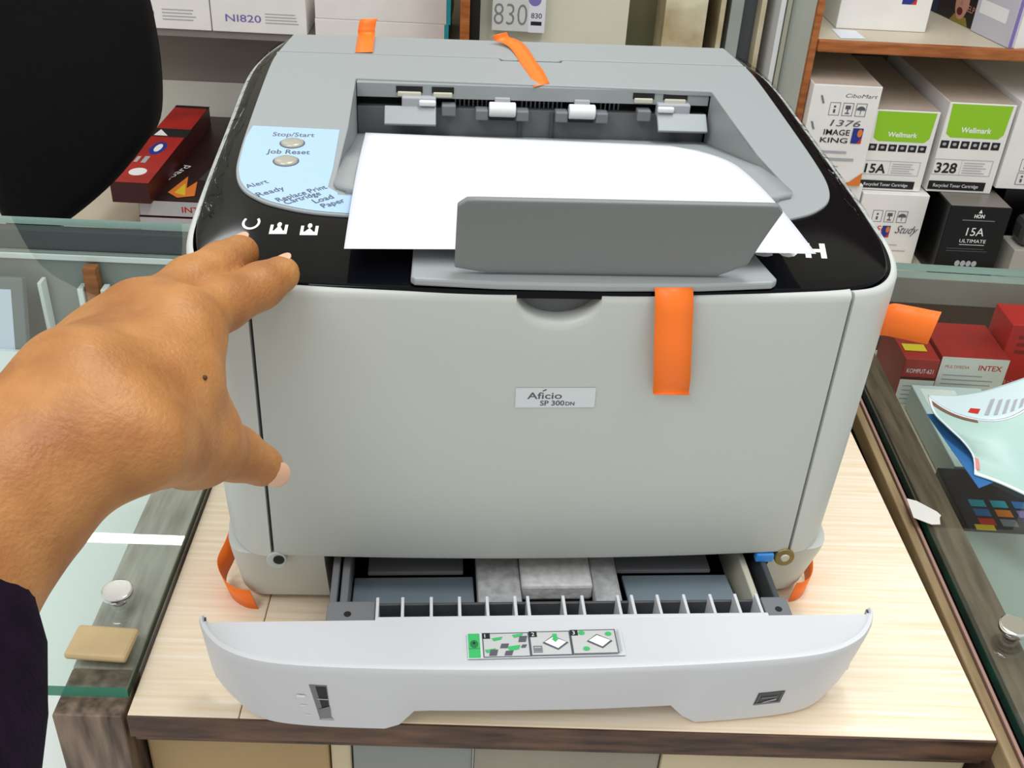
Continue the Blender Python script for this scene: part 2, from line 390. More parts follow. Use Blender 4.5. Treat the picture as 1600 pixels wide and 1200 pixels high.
P = Print(); P.rect(0, .006, .055, .016, inkpurple); P.build('front_print', o, FRONT(0, 0, 0)); P = Print(); P.rect(.006, .008, .05, .05, inkpurple); P.build('top_print', o, TOP(0, 0, .0425))
o = inR('carton', .092, .160, .130, .262, -.0875, -.060, mat('pale_blue_carton', '#c8d2d2', .5), 'flat pale carton with a black stroke under the glass near the leaflet', 'carton')
P = Print(); P.rect(.006, .06, .040, .125, carton); P.poly([(.002, .055), (.036, .066), (.036, .071), (.03, .068), (.002, .059)], inkblack); P.ell(.012, .10, .003, .002, inkmid); P.text('T0SMEM', .004, .018, .006, inkgrey, w=.03); P.rect(.045, .02, .060, .1, leafblue); P.build('top_print', o, TOP(0, 0, .0275))
o = inR('carton', .074, .22, .040, .124, -.0875, -.058, mat('dark_carton', '#20222e', .35, var=.4, scale=30), 'flat dark carton with rows of coloured squares under the glass', 'carton')
P = Print(); P.rect(.002, .002, .144, .082, mat('dark_carton_top', '#262838', .35, var=.5, scale=40)); rr = random.Random(5); cols = [inkteal, inkpurple, inkblue, inkorange, inkred, leafblue, mat('ink_violet', '#5a3f96', .5), inkmid]
for i in range(7):
    for j in range(3):
        P.rect(.012+i*.018, .008+j*.012, .012+i*.018+.013, .008+j*.012+.009, cols[rr.randrange(8)])
P.rect(.006, .001, .022, .008, inkyellow); P.build('top_print', o, TOP(0, 0, .0295))
o = inR('price_tag', .078, .100, .255, .268, -.0335, -.033, inkyellow, 'small yellow printed tag on a red carton in the showcase', 'tag', 0, None, 0); o.location = SRM @ Vector((.086, .285, -.0355))
# on the right showcase glass
bm = bmesh.new(); vs = [bm.verts.new((W(a, c, .0087))) for a, c in ((.2765, .1290), (.283, .1265), (.2940, .1150), (.2955, .1110), (.2935, .1080), (.2915, .1010), (.2850, .1005), (.2745, .1075))]; bm.faces.new(vs)
o = link('sticker_scrap', bm, None, mat('sticker_paper', '#d6d4ce', .6)); s = o.modifiers.new('s', 'SOLIDIFY'); s.thickness = .0003; tag(o, 'torn white sticker scrap on the right glass near the counter', 'sticker')
LB = spline([(.3521, .2414, .012), (.3542, .217, .017), (.3606, .198, .022), (.3742, .1847, .027), (.391, .1843, .031), (.4112, .1952, .034)], 8)
LL = spline([(.3468, .1389, .0095), (.3533, .1572, .012), (.3505, .1709, .016), (.3446, .1886, .018), (.3433, .212, .016), (.3521, .2414, .012)], 8)
LF = spline([(.3468, .1389, .0095), (.3608, .1282, .0098), (.3734, .114, .0102), (.3883, .0959, .0110)], 8)
LR = spline([(.3883, .0959, .0110), (.4122, .1603, .025), (.4112, .1952, .034)], 8)
LT = spline([(.3521, .2414, .0125), (.3706, .2356, .016), (.3895, .2324, .022), (.4072, .2331, .028), (.4258, .2357, .034), (.4439, .2414, .038)], 8)
def along(C, t):
    x = max(0, min(1, t))*(len(C)-1); k = min(int(x), len(C)-2); return C[k].lerp(C[k+1], x-k)
def leaf(a, b):
    p = along(LF, a).lerp(along(LB, a), b)+along(LL, b).lerp(along(LR, b), a)
    q = LF[0].lerp(LF[-1], a).lerp(LB[0].lerp(LB[-1], a), b); return p-q
o = grid('leaflet', leaf, 24, 20, leafgreen, None, .0006); tag(o, 'curled glossy pale green leaflet with white border on the right glass', 'leaflet')
def strip_on(f, a0, a1, b0, b1, nm, m, up=.0007, n=16):
    return grid(nm, lambda s, t: f(a0+(a1-a0)*s, b0+(b1-b0)*t)+Vector((0, 0, up)), n, n, m, o)
strip_on(leaf, 0, 1, 0, .05, 'border', paperm); strip_on(leaf, 0, .05, 0, 1, 'border', paperm); strip_on(leaf, 0, 1, .96, 1, 'border', paperm)
strip_on(leaf, .05, .5, .9, .955, 'brown_band', mat('ink_brown', '#7c5a48', .5), .0008)
strip_on(leaf, .03, .10, .08, .2, 'red_print', mat('ink_softred', '#d88a86', .5), .0009, 4)
def leaf2(a, b):
    p = along(LB, a).lerp(along(LT, a), b); p.z += .0006; p.y += .0006; return p
o2 = grid('leaflet', leaf2, 20, 12, mat('leaf_pale', '#cfe2e6', .4), None, .0005); tag(o2, 'pale blue leaflet page with grey print behind the curled green leaflet', 'leaflet')
o = o2
strip_on(leaf2, .42, .50, .14, .30, 'red_logo', inkred, .0006, 4)
for i in range(5): strip_on(leaf2, .55+i*.075, .585+i*.075, .12, .60-.06*i, 'print_column', inklight, .0006, 4)
bm = bmesh.new(); vs = [bm.verts.new((a+.006, c-.004, .0088)) for a, c in ((.3375, .225), (.375, .225), (.385, .150), (.338, .128))]; bm.faces.new(vs)
o = link('folder', bm, None, leafblue); s = o.modifiers.new('s', 'SOLIDIFY'); s.thickness = .0004; tag(o, 'blue card lying on the glass beneath the curled leaflet', 'card')

# ================================================================== LEFT BACK SHELF
ls = empty('wall_shelf', (0, 0, 0), PH); tag(ls, 'grey-brown shelf with pale back board holding white cartons', 'shelf')
box('shelf_board', -1.2, -.089, 1.405, 1.555, -.037, -.0235, greybrown, ls, .001)
box('shaded_back_board', -1.2, -.0895, 1.535, 1.555, -.155, -.0435, greybrown, ls, .001)  # upper part of the back board; the shelf's shade is put into its colour
box('pale_back_board', -1.2, -.0895, 1.535, 1.555, -.285, -.1555, palewall, ls, .001)
box('lower_shelf', -1.2, -.0895, 1.06, 1.555, -.287, -.2675, beige, ls, .002)
box('side_panel', -.0885, -.0740, 1.20, 1.555, -.895, 1.2, wooodor, ls, .001)
box('shelf_post', -.715, -.695, 1.03, 1.055, -.895, -.24, wooodor, ls, .001)
def carton_box(name, u0, u1, v0, dep, z0, z1, m, label, group=None, rz=0, cat='carton', bev=.0012):
    o = box(name, 0, u1-u0, 0, dep, 0, z1-z0, m, None, bev); o.location = W(u0, v0, z0); o.rotation_euler = (0, 0, PH+rz); tag(o, label, cat, group); return o
wc = carton
o = carton_box('carton', -.70, -.5235, 1.40, .13, -.0233, .047, wc, 'white carton with grey print next to the black chair')
P = Print(); P.text('0', .074, .020, .012, inkpurple); P.lines(.095, .014, .165, .036, 4, inklight, 4, .35); P.build('front_print', o, FRONT(0, 0, 0))
o = carton_box('carton', -.5215, -.3590, 1.40, .13, -.0233, .047, wc, 'white carton reading NI820 on the wall shelf')
P = Print(); P.text('NI820', .024, .018, .0125, inkpurple, w=.061, bold=.01); P.lines(.092, .016, .15, .036, 4, inklight, 5, .35); P.build('front_print', o, FRONT(0, 0, 0))
for k, (z0, z1, lb) in enumerate(((-.0233, .0105, 'flat white carton with teal end, lowest beside the wood post'), (.0108, .062, 'flat white carton with teal end resting on another beside the wood post'))):
    o = carton_box('carton', -.3420+.001*k, -.1135+.003*k, 1.385, .14, z0, z1, wc, lb)
    P = Print(); P.rect(.225+.002*k-.004, 0, .2285+.002*k, (z1-z0), inkteal); P.build('front_print', o, FRONT(0, 0, 0))
    P = Print(); P.rect(0, 0, .14, z1-z0, inkteal); P.build('end_print', o, Matrix.Translation((.2285+.002*k, 0, 0)) @ Matrix.Rotation(math.pi/2, 4, 'Z') @ Matrix.Rotation(math.pi/2, 4, 'X'))
for k, (z0, lb) in enumerate(((-.2672, 'slim keyboard carton, lowest of two, with red letters on white edge'), (-.2385, 'slim keyboard carton on top of another, keyboard and flames pictured'))):
    o = carton_box('keyboard_carton', -.592+.002*k, -.36, 1.10, .40, z0, z0+.0275, [darkred], lb)
    P = Print(); P.rect(.001, .001, .229, .026, mat('carton_edge', '#d0cdd2', .5)); P.text('INTEX', .068, .008, .010, inkred, w=.05, bold=.02); P.build('front_print', o, FRONT(0, 0, 0))
    if k:
        P = Print(); P.rect(0, 0, .23, .4, mat('carton_dark', '#2c1716', .35, var=.5, scale=14))
        kb = [(.075, .09), (.17, .06), (.225, .06), (.225, .38), (.14, .38), (.1, .27)]
        P.poly(kb, mat('kb_grey', '#3a3a40', .4))
        for i in range(6):
            for j in range(5): P.rect(.10+j*.022+.006*i*0, .10+i*.03, .10+j*.022+.016, .10+i*.03+.02, mat('kb_key', '#232328', .4))
        P.poly([(.04, .03), (.055, .10), (.065, .05), (.075, .08), (.085, .02), (.06, .01)], inkorange); P.poly([(.05, .03), (.058, .07), (.07, .02)], inkyellow)
        P.text('Keyboard', .012, .03, .014, inkwhite, w=.12, rot=72); P.rect(.13, .002, .2, .04, inkred)
        P.build('top_print', o, TOP(0, 0, .0275))
# slim red carton leaning on the keyboard cartons
p0 = W(-.624, 1.085, -.2107); L = .37
o = box('slim_carton', 0, .060, 0, L, 0, .034, redbox, None, .001); o.location = p0; o.rotation_euler = (0, 0, PH-.02)
tag(o, 'slim red carton with blue oval badge lying on the keyboard cartons', 'carton')
P = Print(); P.rect(0, 0, .06, L, redbox); P.ell(.03, .045, .014, .016, inkwhite); P.ell(.031, .15, .013, .03, inkblue); P.ell(.031, .152, .006, .018, inkwhite); P.rect(.01, .085, .016, .11, inklight); P.rect(.022, .083, .03, .112, inklight)
P.rect(0, .205, .062, .245, inkblack); P.poly([(.006, .21), (.03, .21), (.01, .24)], inkwhite); P.rect(0, L-.012, .062, L, inkblack); P.build('top_print', o, TOP(0, 0, .034))
P = Print(); P.rect(0, 0, .060, .034, darkred); P.build('end_print', o, FRONT(0, 0, 0))
P = Print(); P.rect(0, 0, L, .034, darkred); P.build('side_print', o, Matrix.Translation((.060, 0, 0)) @ Matrix.Rotation(math.pi/2, 4, 'Z') @ Matrix.Rotation(math.pi/2, 4, 'X'))
#; P.build('end_print', o, FRONT(0, 0, 0))

# black chair between showcase and shelf
ch = empty('office_chair', W(-.53, .80, -.90), PH); tag(ch, 'black fabric chair with grey rim behind the glass showcase', 'chair')
outl0 = [(-.57, .215), (-.50, .235), (-.437, .205), (-.421, .13), (-.427, .035), (-.455, -.012), (-.50, -.060), (-.565, -.112), (-.61, -.135), (-.645, -.10), (-.643, .05), (-.615, .17)]
pts = [Vector((p[0]+.53-.016, p[1], 0)) for p in outl0]; ring = spline(pts, 6, True)
def chring(k, y): return [Vector((p.x*k, y+.10*(p.x**2)/.05*.3, p.y*k+.90+.05*(1-k))) for p in ring]
loft([chring(.80, -.036), chring(.93, -.032), chring(1, -.018), chring(1, .012), chring(.93, .022), chring(.8, .026)], True, True, True, 'backrest', chairm, ch)
loft([[p+Vector((-.010, 0, 0)) for p in r_] for r_ in (chring(.985, .012), chring(1.0, .016), chring(1.0, .030), chring(.9, .036))], True, False, True, 'back_shell', chairrim, ch)
cyl('back_post', (0, .03, .42), (0, .045, .70), .018, .018, black, ch)
bm = bmesh.new(); addbox(bm, -.2, .2, -.40, .02, .40, .46); bevel(link('seat', bm, ch, chairm), .03, 4)
cyl('gas_column', (0, -.18, .08), (0, -.18, .40), .025, .025, black, ch)
for k in range(5):
    a = 2*math.pi*k/5; cyl('foot', (0, -.18, .08), (.24*math.cos(a), -.18+.24*math.sin(a), .03), .02, .014, black, ch, 12)
    cyl('castor', (.24*math.cos(a)-.012, -.18+.24*math.sin(a), .026), (.24*math.cos(a)+.012, -.18+.24*math.sin(a), .026), .025, .025, black, ch, 16)

# hanging 830 pack on the middle wall
o = carton_box('cartridge_pack', -.040, .043, 1.225, .024, .046, .13, mat('pack_grey', '#c9c9c4', .5), 'white pack reading 830 hanging on the cream wall', cat='pack')
P = Print(); P.rect(.057, 0, .083, .084, mat('pack_pale', '#d8d8e0', .5)); P.text('830', .003, .010, .034, inkmid, w=.052, bold=-.01); P.text('830', .061, .022, .008, inkgrey, w=.017, bold=.02); P.rect(.061, .011, .078, .017, inkblack); P.ell(.066, .05, .010, .01, inkpurple); P.build('front_print', o, FRONT(0, 0, 0))

# ================================================================== RIGHT BACK SHELF
rs = empty('cartridge_shelf', (0, 0, 0), PH); tag(rs, 'wooden shelf unit with orange-brown edges stacked with toner cartons', 'shelf')
box('side_panel', .4305, .4395, 1.115, 1.53, -.895, 1.2, mat('pale_panel', '#d2d8d0', .45, var=.12, scale=8), rs, .001)
box('edge_strip', .4300, .4400, 1.105, 1.1148, -.895, 1.2, wooodor, rs, .001)
box('shelf_board', .4405, 1.3, 1.11, 1.53, .071, .0875, beige, rs, .001)
box('edge_band', .4405, 1.3, 1.10, 1.1098, .0705, .0878, wooodor, rs, .002)
box('lower_shelf', .4405, 1.3, 1.00, 1.53, -.278, -.2605, beige, rs, .001)
box('edge_band', .4405, 1.3, .99, .9998, -.2785, -.2602, wooodor, rs, .002)
box('back_board', .4405, 1.3, 1.531, 1.555, -.895, 1.2, mat('shelf_back', '#5a4436', .6, var=.2, scale=8), rs, 0)
def icons(P, x, y, s, m, which='iwu'):
    for k, c in enumerate(which):
        X = x+k*s*1.25; P.frame(X, y, X+s, y+s*1.25, s*.05, m)
        if c == 'i': P.rect(X+s*.4, y+s*.25, X+s*.6, y+s*.6, m); P.rect(X+s*.4, y+s*.75, X+s*.6, y+s*.95, m)
        if c == 'w': P.rect(X+s*.25, y+s*.65, X+s*.75, y+s*1.0, m); P.rect(X+s*.45, y+s*.35, X+s*.55, y+s*.65, m); P.rect(X+s*.3, y+s*.2, X+s*.7, y+s*.32, m)
        if c == 'u': P.poly([(X+s*(.5+.42*math.cos(math.radians(a))), y+s*(.6+.38*math.sin(math.radians(a)))) for a in range(0, 181, 20)], m); P.rect(X+s*.47, y+s*.2, X+s*.53, y+s*.6, m)
def logo_patch(P, x, y, w, h):
    P.rect(x, y, x+w, y+h, inkblue); P.ell(x+w*.72, y+h*.68, w*.24, h*.26, inkorange); P.poly([(x+w*.6, y), (x+w, y), (x+w, y+h*.45)], inkred)
o = carton_box('toner_carton', .4415, .545, 1.085, .30, -.128, .028, carton, 'tall white toner carton with handling icons and blue emblem beside the wood strip')
P = Print(); P.text('CiboMart', .050, .138, .006, inkgrey, w=.048, shear=.3); icons(P, .030, .110, .016, inkgrey); P.text('1376', .036, .094, .010, inkgrey, w=.045, shear=.35)
P.text('IMAGE', .029, .080, .009, inkblack, w=.040, bold=.01); P.text('KING', .026, .068, .008, inkblack, w=.042, bold=.01); logo_patch(P, .073, .068, .016, .024)
P.lines(.015, .050, .09, .056, 1, inklight, 1, .6); P.lines(.015, .038, .085, .045, 1, inklight, 2, .6); P.lines(.02, .022, .075, .034, 2, mat('ink_faint', '#c8a898', .6), 4, .3); P.poly([(.062, 0), (.103, 0), (.103, .022), (.085, .006)], inkorange)
for x, y in ((.013, .128), (.006, .088)): P.poly([(x, y+.012), (x+.003, y+.012), (x+.008, y), (x+.005, y)], inkmid)
P.build('front_print', o, FRONT(0, 0, 0)); P = Print(); P.rect(.001, .001, .102, .299, cartongrey); P.build('top_print', o, TOP(0, 0, .156))
def wellmark(u0, u1, v, z0, z1, num, label):
    o = carton_box('toner_carton', u0, u1, v, .30, z0, z1, carton, label, 'lime green toner cartons'); w, h = u1-u0, z1-z0
    P = Print(); x0 = w*.06; P.poly([(x0, h*.66), (w*.14, h*.62), (w*.86, h*.62), (w*.93, h*.67), (w*.95, h*.985), (x0-.002, h*.985)], inklime); P.text('Wellmark', w*.5, h*.68, h*.06, inkwhite, w=w*.46, align='C', bold=.02)
    for k in range(6):
        X = w*(.02+.155*k); P.rect(X, h*.5, X+w*.125, h*.585, inkblack); P.ell(X+w*.06, h*.545, w*.03, h*.018, inklight)
    P.frame(w*.0, h*.2, w*.9, h*.38, h*.006, inklight); P.text(num, w*.04, h*.225, h*.115, inkblack, w=w*.33, bold=.02); P.rect(w*.42, h*.2, w*.425, h*.38, inklight); P.lines(w*.46, h*.22, w*.86, h*.36, 5, inklight, 7, .3)
    P.rect(-.0 + w*.0, h*.03, w*.88, h*.13, inkblack); P.text('Recycled Toner Cartridge', w*.08, h*.06, h*.04, inkwhite, w=w*.7); P.build('front_print', o, FRONT(0, 0, 0))
    P = Print(); P.rect(.001, .001, w-.001, .299, cartongrey); P.build('top_print', o, TOP(0, 0, h))
    P = Print(); icons(P, .02, h*.45, .022, inkgrey); P.build('side_print', o, Matrix.Rotation(-math.pi/2, 4, 'Z') @ Matrix.Rotation(math.pi/2, 4, 'X') @ Matrix.Translation((-.12, 0, 0)))
wellmark(.548, .648, 1.10, -.1395, -.0105, '15A', 'lime green and white toner carton numbered 15A')
wellmark(.658, .761, 1.10, -.1375, .0060, '328', 'lime green and white toner carton numbered 328')
o = carton_box('toner_carton', .7665, .895, 1.10, .28, -.1275, .012, carton, 'white toner carton with red line right of the 328 carton')
P = Print(); P.rect(.055, .062, .08, .066, inkred); icons(P, .028, .030, .016, inkgrey); icons(P, .028, .008, .016, inkgrey); P.lines(.03, .07, .09, .10, 4, mat('ink_faint', '#c8a898', .6), 3, .2); P.build('front_print', o, FRONT(0, 0, 0))
o = carton_box('toner_carton', .4415, .553, 1.09, .30, -.2600, -.1285, carton, 'plain white carton beneath the tall carton with the blue emblem')
o = carton_box('toner_carton', .556, .662, 1.088, .30, -.2600, -.1405, carton, 'white toner carton with red scribble and script note beneath the 15A carton')
P = Print(); icons(P, .022, .072, .016, inkgrey); P.text('1.50', .022, .056, .010, inkred, w=.026, shear=.3); logo_patch(P, .043, .046, .013, .02); P.text('Study', .064, .054, .014, inkgrey, w=.034, shear=.4); P.lines(.018, .02, .09, .04, 2, mat('ink_faint', '#c8a898', .6), 8, .15); P.build('front_print', o, FRONT(0, 0, 0))
o = carton_box('cartridge_box', .679, .776, 1.045, .22, -.2600, -.1380, blackbox, 'glossy black cartridge box numbered 15A with white print')
P = Print(); P.poly([(.046, .112), (.052, .112), (.049, .118)], inkwhite); P.text('HON', .049, .104, .006, inkwhite, w=.016, align='C', bold=.03); P.rect(.024, .099, .075, .1005, inkmid)
P.text('15A', .05, .074, .014, inkwhite, w=.028, align='C'); P.text('ULTIMATE', .05, .062, .006, inkwhite, w=.042, align='C'); P.rect(.03, .058, .07, .0588, inkwhite); P.lines(.012, .046, .088, .054, 2, inkgrey, 3, .25)
for k in range(4): P.ell(.036+.009*k, .026, .0042, .005, inklight)
P.rect(.016, .014, .085, .0155, inkmid); P.build('front_print', o, FRONT(0, 0, 0)); P = Print(); P.rect(.002, .002, .095, .218, mat('boxtop', '#77706a', .4)); P.build('top_print', o, TOP(0, 0, .122))
o = carton_box('carton', .785, .90, 1.10, .28, -.2600, -.1285, blackbox, 'dark carton beneath the white carton with the red line')
o = carton_box('carton', .792, .90, 1.03, .055, -.2600, -.200, mat('grey_carton', '#a8a49a', .5), 'low grey carton beside the black cartridge box')
o = carton_box('pouch', .800, .89, 1.035, .045, -.1998, -.155, mat('pouch_dark', '#3c3d3c', .4), 'dark pouch lying on the low grey carton', bev=.012)
o = carton_box('carton', .484, .622, 1.175, .25, .0878, .18, carton, 'white carton with orange emblem on the upper shelf')
P = Print(); logo_patch(P, .092, .040, .022, .02); P.build('front_print', o, FRONT(0, 0, 0))
bm = bmesh.new(); vs = [bm.verts.new(W(a, c, .0880)) for a, c in ((.476, 1.115), (.515, 1.12), (.512, 1.165), (.476, 1.17))]; bm.faces.new(vs); o = link('paper_slip', bm, None, paperm); tag(o, 'small loose paper slip on the upper shelf board', 'paper')
o = carton_box('carton', .722, .86, 1.105, .10, .0879, .20, mat('lilac_carton', '#c6c6d2', .5), 'lilac and white carton at the shelf edge beside the face picture', None, .20)
P = Print(); P.rect(.01, 0, .138, .112, carton); P.rect(0, 0, .006, .112, inkpurple); P.build('front_print', o, FRONT(0, 0, 0))
P = Print(); P.rect(.01, .03, .08, .05, inkwhite); P.build('side_print', o, Matrix.Rotation(-math.pi/2, 4, 'Z') @ Matrix.Rotation(math.pi/2, 4, 'X') @ Matrix.Translation((-.1, 0, 0)))
o = carton_box('carton', .706, .834, 1.210, .15, .0879, .19, mat('face_carton', '#1c0f16', .4, var=.4, scale=20), 'dark carton printed with a laughing face behind the lilac carton', None, .20)
P = Print(); P.rect(.0, .0, .05, .12, mat('ink_navy', '#1c2a44', .5)); P.poly([(.088, 0), (.14, 0), (.13, .012), (.098, .012)], mat('ink_olive', '#8a7a2a', .5)); P.ell(.112, .034, .018, .028, inkflesh, 24); P.ell(.110, .018, .008, .006, mat('ink_maroon', '#5a1418', .5)); P.rect(.102, .041, .108, .0435, inkblack); P.rect(.115, .041, .121, .0435, inkblack); P.poly([(.110, .038), (.114, .028), (.108, .028)], mat('ink_flesh2', '#a8705e', .6)); P.text('ELP', .130, .022, .010, inkflesh, w=.018)
P.build('side_print', o, Matrix.Rotation(-math.pi/2, 4, 'Z') @ Matrix.Rotation(math.pi/2, 4, 'X') @ Matrix.Translation((-.15, 0, 0)))

# ================================================================== THE PRINTER
pr = empty('laser_printer', (0, 0, 0)); tag(pr, 'light grey laser printer with glossy black top bezel and open paper tray', 'printer')
dz = lambda x, y: .238+.0522*y
side = spline([(.1545, .0005, 0), (.168, .004, 0), (.1785, .0125, 0), (.1862, .026, 0), (.1908, .045, 0), (.1925, .07, 0), (.1932, .13, 0), (.1932, .20, 0), (.1928, .285, 0), (.1870, .327, 0), (.176, .362, 0), (.168, .369, 0)], 4)
half = [Vector((0, .012, 0)), Vector((.1540, .012, 0)), Vector((.1540, .0030, 0))]+side+[Vector((.08, .370, 0)), Vector((0, .370, 0))]
outline = half + [Vector((-p.x, p.y, 0)) for p in half[-2:0:-1]]
def bodyring(z=None, k=1.0, inset=0, dzz=0):
    r = []
    for i, p in enumerate(outline):
        ax = abs(p.x); x = p.x if ax <= .1541 else math.copysign(ax-(1-k)*.193*(ax-.154)/.039*max(0, min(1, 1)), p.x); y = p.y
        if inset:
            c = Vector((0, .18)); d = Vector((x, y))-c; d = d*(1-inset/max(d.length, .01)); x, y = c.x+d.x, c.y+d.y
        lowf = .005 if (ax <= .1541 and p.y < .02) else 0
        r.append(Vector((x, y, z if z is not None else dz(x, p.y)+dzz-lowf)))
    return r
o = loft([bodyring(.0575, .962), bodyring(.064, .968), bodyring(.12, .983), bodyring(.18, .993), bodyring(None, 1, 0, -.014), bodyring(None, 1, 0, -.0058), bodyring(None, 1, .0008, -.0035), bodyring(None, 1, .0022, -.0026), bodyring(None, 1, .004, -.0032)], True, True, False, 'body_shell', shell, pr, True)
md = o.modifiers.new('es', 'EDGE_SPLIT'); md.split_angle = math.radians(42)
# lower frame under the shell, with the opening for the tray
def prism_block(name, sg, xi):
    lp = [(p.x, p.y) for p in spline([(.1560, .0020, 0), (.168, .0025, 0), (.1755, .0050, 0), (.1800, .0110, 0), (.1825, .0240, 0), (.1835, .06, 0), (.1840, .30, 0), (.176, .345, 0)], 4)]
    def ring(z, k, dy): return [Vector((xi, .0035+dy, z))]+[Vector((sg*x*k, y+dy*max(0, 1-y/.08)+.003, z)) for x, y in lp]+[Vector((sg*.165, .362, z)), Vector((xi, .362, z))]
    o = loft([ring(.0572, 1.0, -.001), ring(.050, .999, .001), ring(.012, .988, .016), ring(.006, .978, .0185)], True, True, True, name, shell, pr, True)
    md = o.modifiers.new('es', 'EDGE_SPLIT'); md.split_angle = math.radians(40); return o
prism_block('base_side', -1, -.1245); prism_block('base_side', 1, .1450)
box('tray_bay_back', -.123, .144, .30, .358, .006, .0570, black, pr, .0005)
box('tray_bay_roof', -.123, .144, .004, .30, .0545, .0572, black, pr, .0003)
for x, y in ((-.16, .05), (.16, .05), (-.16, .32), (.16, .32)): cyl('rubber_foot', (x, y, 0), (x, y, .007), .010, .010, black, pr, 20)
# front cover
def ctop(x):
    t = (x-.0005)/.0215; return .2350-(.0160*math.sqrt(max(0, 1-t*t)) if abs(t) < 1 else 0)
def cy(x): return -.0002-.0048*(1-(x/.153)**2)
xs = sorted(set([-.1525+.305*i/40 for i in range(41)]+[.0005+.0215*math.sin(math.pi/2*k/12) for k in range(-12, 13)]))
rows = []
for x in xs:
    t, b, y = ctop(x), .0585, cy(x)
    ye = y+(.0008 if abs(x) > .1515 else 0)
    rows.append([Vector(p) for p in ((x, .0105, b), (x, y+.003, b), (x, y+.0006, b+.001), (x, ye, b+.004), (x, ye, .11), (x, ye, .16), (x, ye, .20), (x, ye, t-.0055), (x, y+.0004, t-.0025), (x, y+.0018, t-.0008), (x, y+.0040, t), (x, .0105, t))])
o = loft(rows, False, False, False, 'front_cover', coverm, pr, True)
bm = bmesh.new(); bm.from_mesh(o.data)
bmesh.ops.contextual_create(bm, geom=[e for e in bm.edges if e.is_boundary and abs(abs(sum(v.co.x for v in e.verts)/2)-.1525) < 1e-4 and sum(v.co.x for v in e.verts) > 0])
bm.to_mesh(o.data); bm.free()
md = o.modifiers.new('es', 'EDGE_SPLIT'); md.split_angle = math.radians(50)
box('finger_recess', -.024, .025, .006, .0115, .205, .2345, deckdark, pr, .0005)
cyl('cover_pivot', (-.1515, .0075, .0545), (-.1515, -.0008, .0555), .0058, .0058, coverm, pr, 24, .0006)
cyl('cover_pivot_hole', (-.1500, -.0010, .0567), (-.1500, -.0013, .0567), .0032, .0032, black, pr, 20)
o = cyl('hinge_screw', (.1512, .004, .0548), (.1512, -.0012, .0552), .0062, .0062, brass, pr, 24, .0006); cyl('screw_socket', (.1512, -.0012, .0552), (.1512, -.0020, .0552), .0030, .0022, creampl, o, 16)
box('blue_latch', .1335, .1445, -.0015, .004, .0520, .0582, bluepl, pr, .001)
# glossy bezel
outer = [(-.1725, .3605, -.0015), (-.1845, .3255, -.0022), (-.1900, .285, -.003), (-.1905, .197, -.0032), (-.1905, .13, -.0032), (-.1895, .085, -.0032), (-.1865, .050, -.003), (-.1770, .0205, -.003), (-.155, .0060, -.003), (-.12, .0010, -.0025), (-.055, -.0030, -.0022), (0, -.0036, -.002)]
inner = [(-.1690, .362), (-.1755, .322), (-.1775, .285), (-.1778, .197), (-.1772, .145), (-.1752, .118), (-.1700, .099), (-.1610, .0865), (-.147, .0765), (-.12, .0680), (-.06, .0640), (0, .0632)]
outer += [(-x, y, z) for x, y, z in outer[-2::-1]]; inner += [(-x, y) for x, y in inner[-2::-1]]
O = spline(outer, 6); I = spline([(x, y, 0) for x, y in inner], 6)
R = []
for a, k in ((-.004, None), (0, 0), (.03, .0005), (.15, .0012), (.5, .0016), (.85, .0018), (1, .0018), (1.06, .0016)):
    ring = []
    for p, q in zip(O, I):
        if k is None: ring.append(Vector((p.x, p.y, dz(0, p.y)+p.z-.004))); continue
        v = Vector((p.x, p.y, 0)).lerp(Vector((q.x, q.y, 0)), a); zz = p.z*(1-min(a, 1))**1.3
        ring.append(Vector((v.x, v.y, dz(0, v.y)+zz+k*.4)))
    R.append(ring)
bez = loft(R, False, False, False, 'control_bezel', blackgloss, pr, True)
from mathutils.bvhtree import BVHTree
BB_ = BVHTree.FromPolygons([v.co.copy() for v in bez.data.vertices], [tuple(p.vertices) for p in bez.data.polygons])
def snap(o, lift=.00012):
    for v in o.data.vertices:
        h = BB_.ray_cast(Vector((v.co.x, v.co.y, .4)), Vector((0, 0, -1)))
        if h[0]: v.co.z = h[0].z+lift
    return o
# grey top cover with the output recess, and the rear cover behind the seam
G = [Vector((p.x, p.y, 0)) for p in I]
G = [p for p in G if p.y <= .3255]
rec = [(-.1155, .276), (-.1155, .19), (-.1178, .118), (-.117, .104), (-.112, .0955), (.1405, .0990), (.1475, .104), (.1490, .112), (.1425, .16), (.1392, .22), (.1370, .270)]
decko = [(-.176, .3255)]+[(p.x, p.y) for p in G]+[(.176, .3255), (.0350, .3255), (.0335, .3205), (-.0110, .3205), (-.0125, .3255)]
plate('top_cover', decko, [rec], lambda x, y: dz(x, y)+.0022, .004, deckm, pr, .0008)
reo = [(-.1748, .3268), (-.012, .3268), (-.0100, .3236), (.0325, .3236), (.0345, .3268), (.1748, .3268), (.168, .3660), (-.168, .3660)]
plate('rear_cover', reo, [], lambda x, y: dz(x, y)+.0022, .0045, deckm, pr, .0008)
box('rear_gap', -.174, .174, .315, .334, .2450, .2535, black, pr, 0)
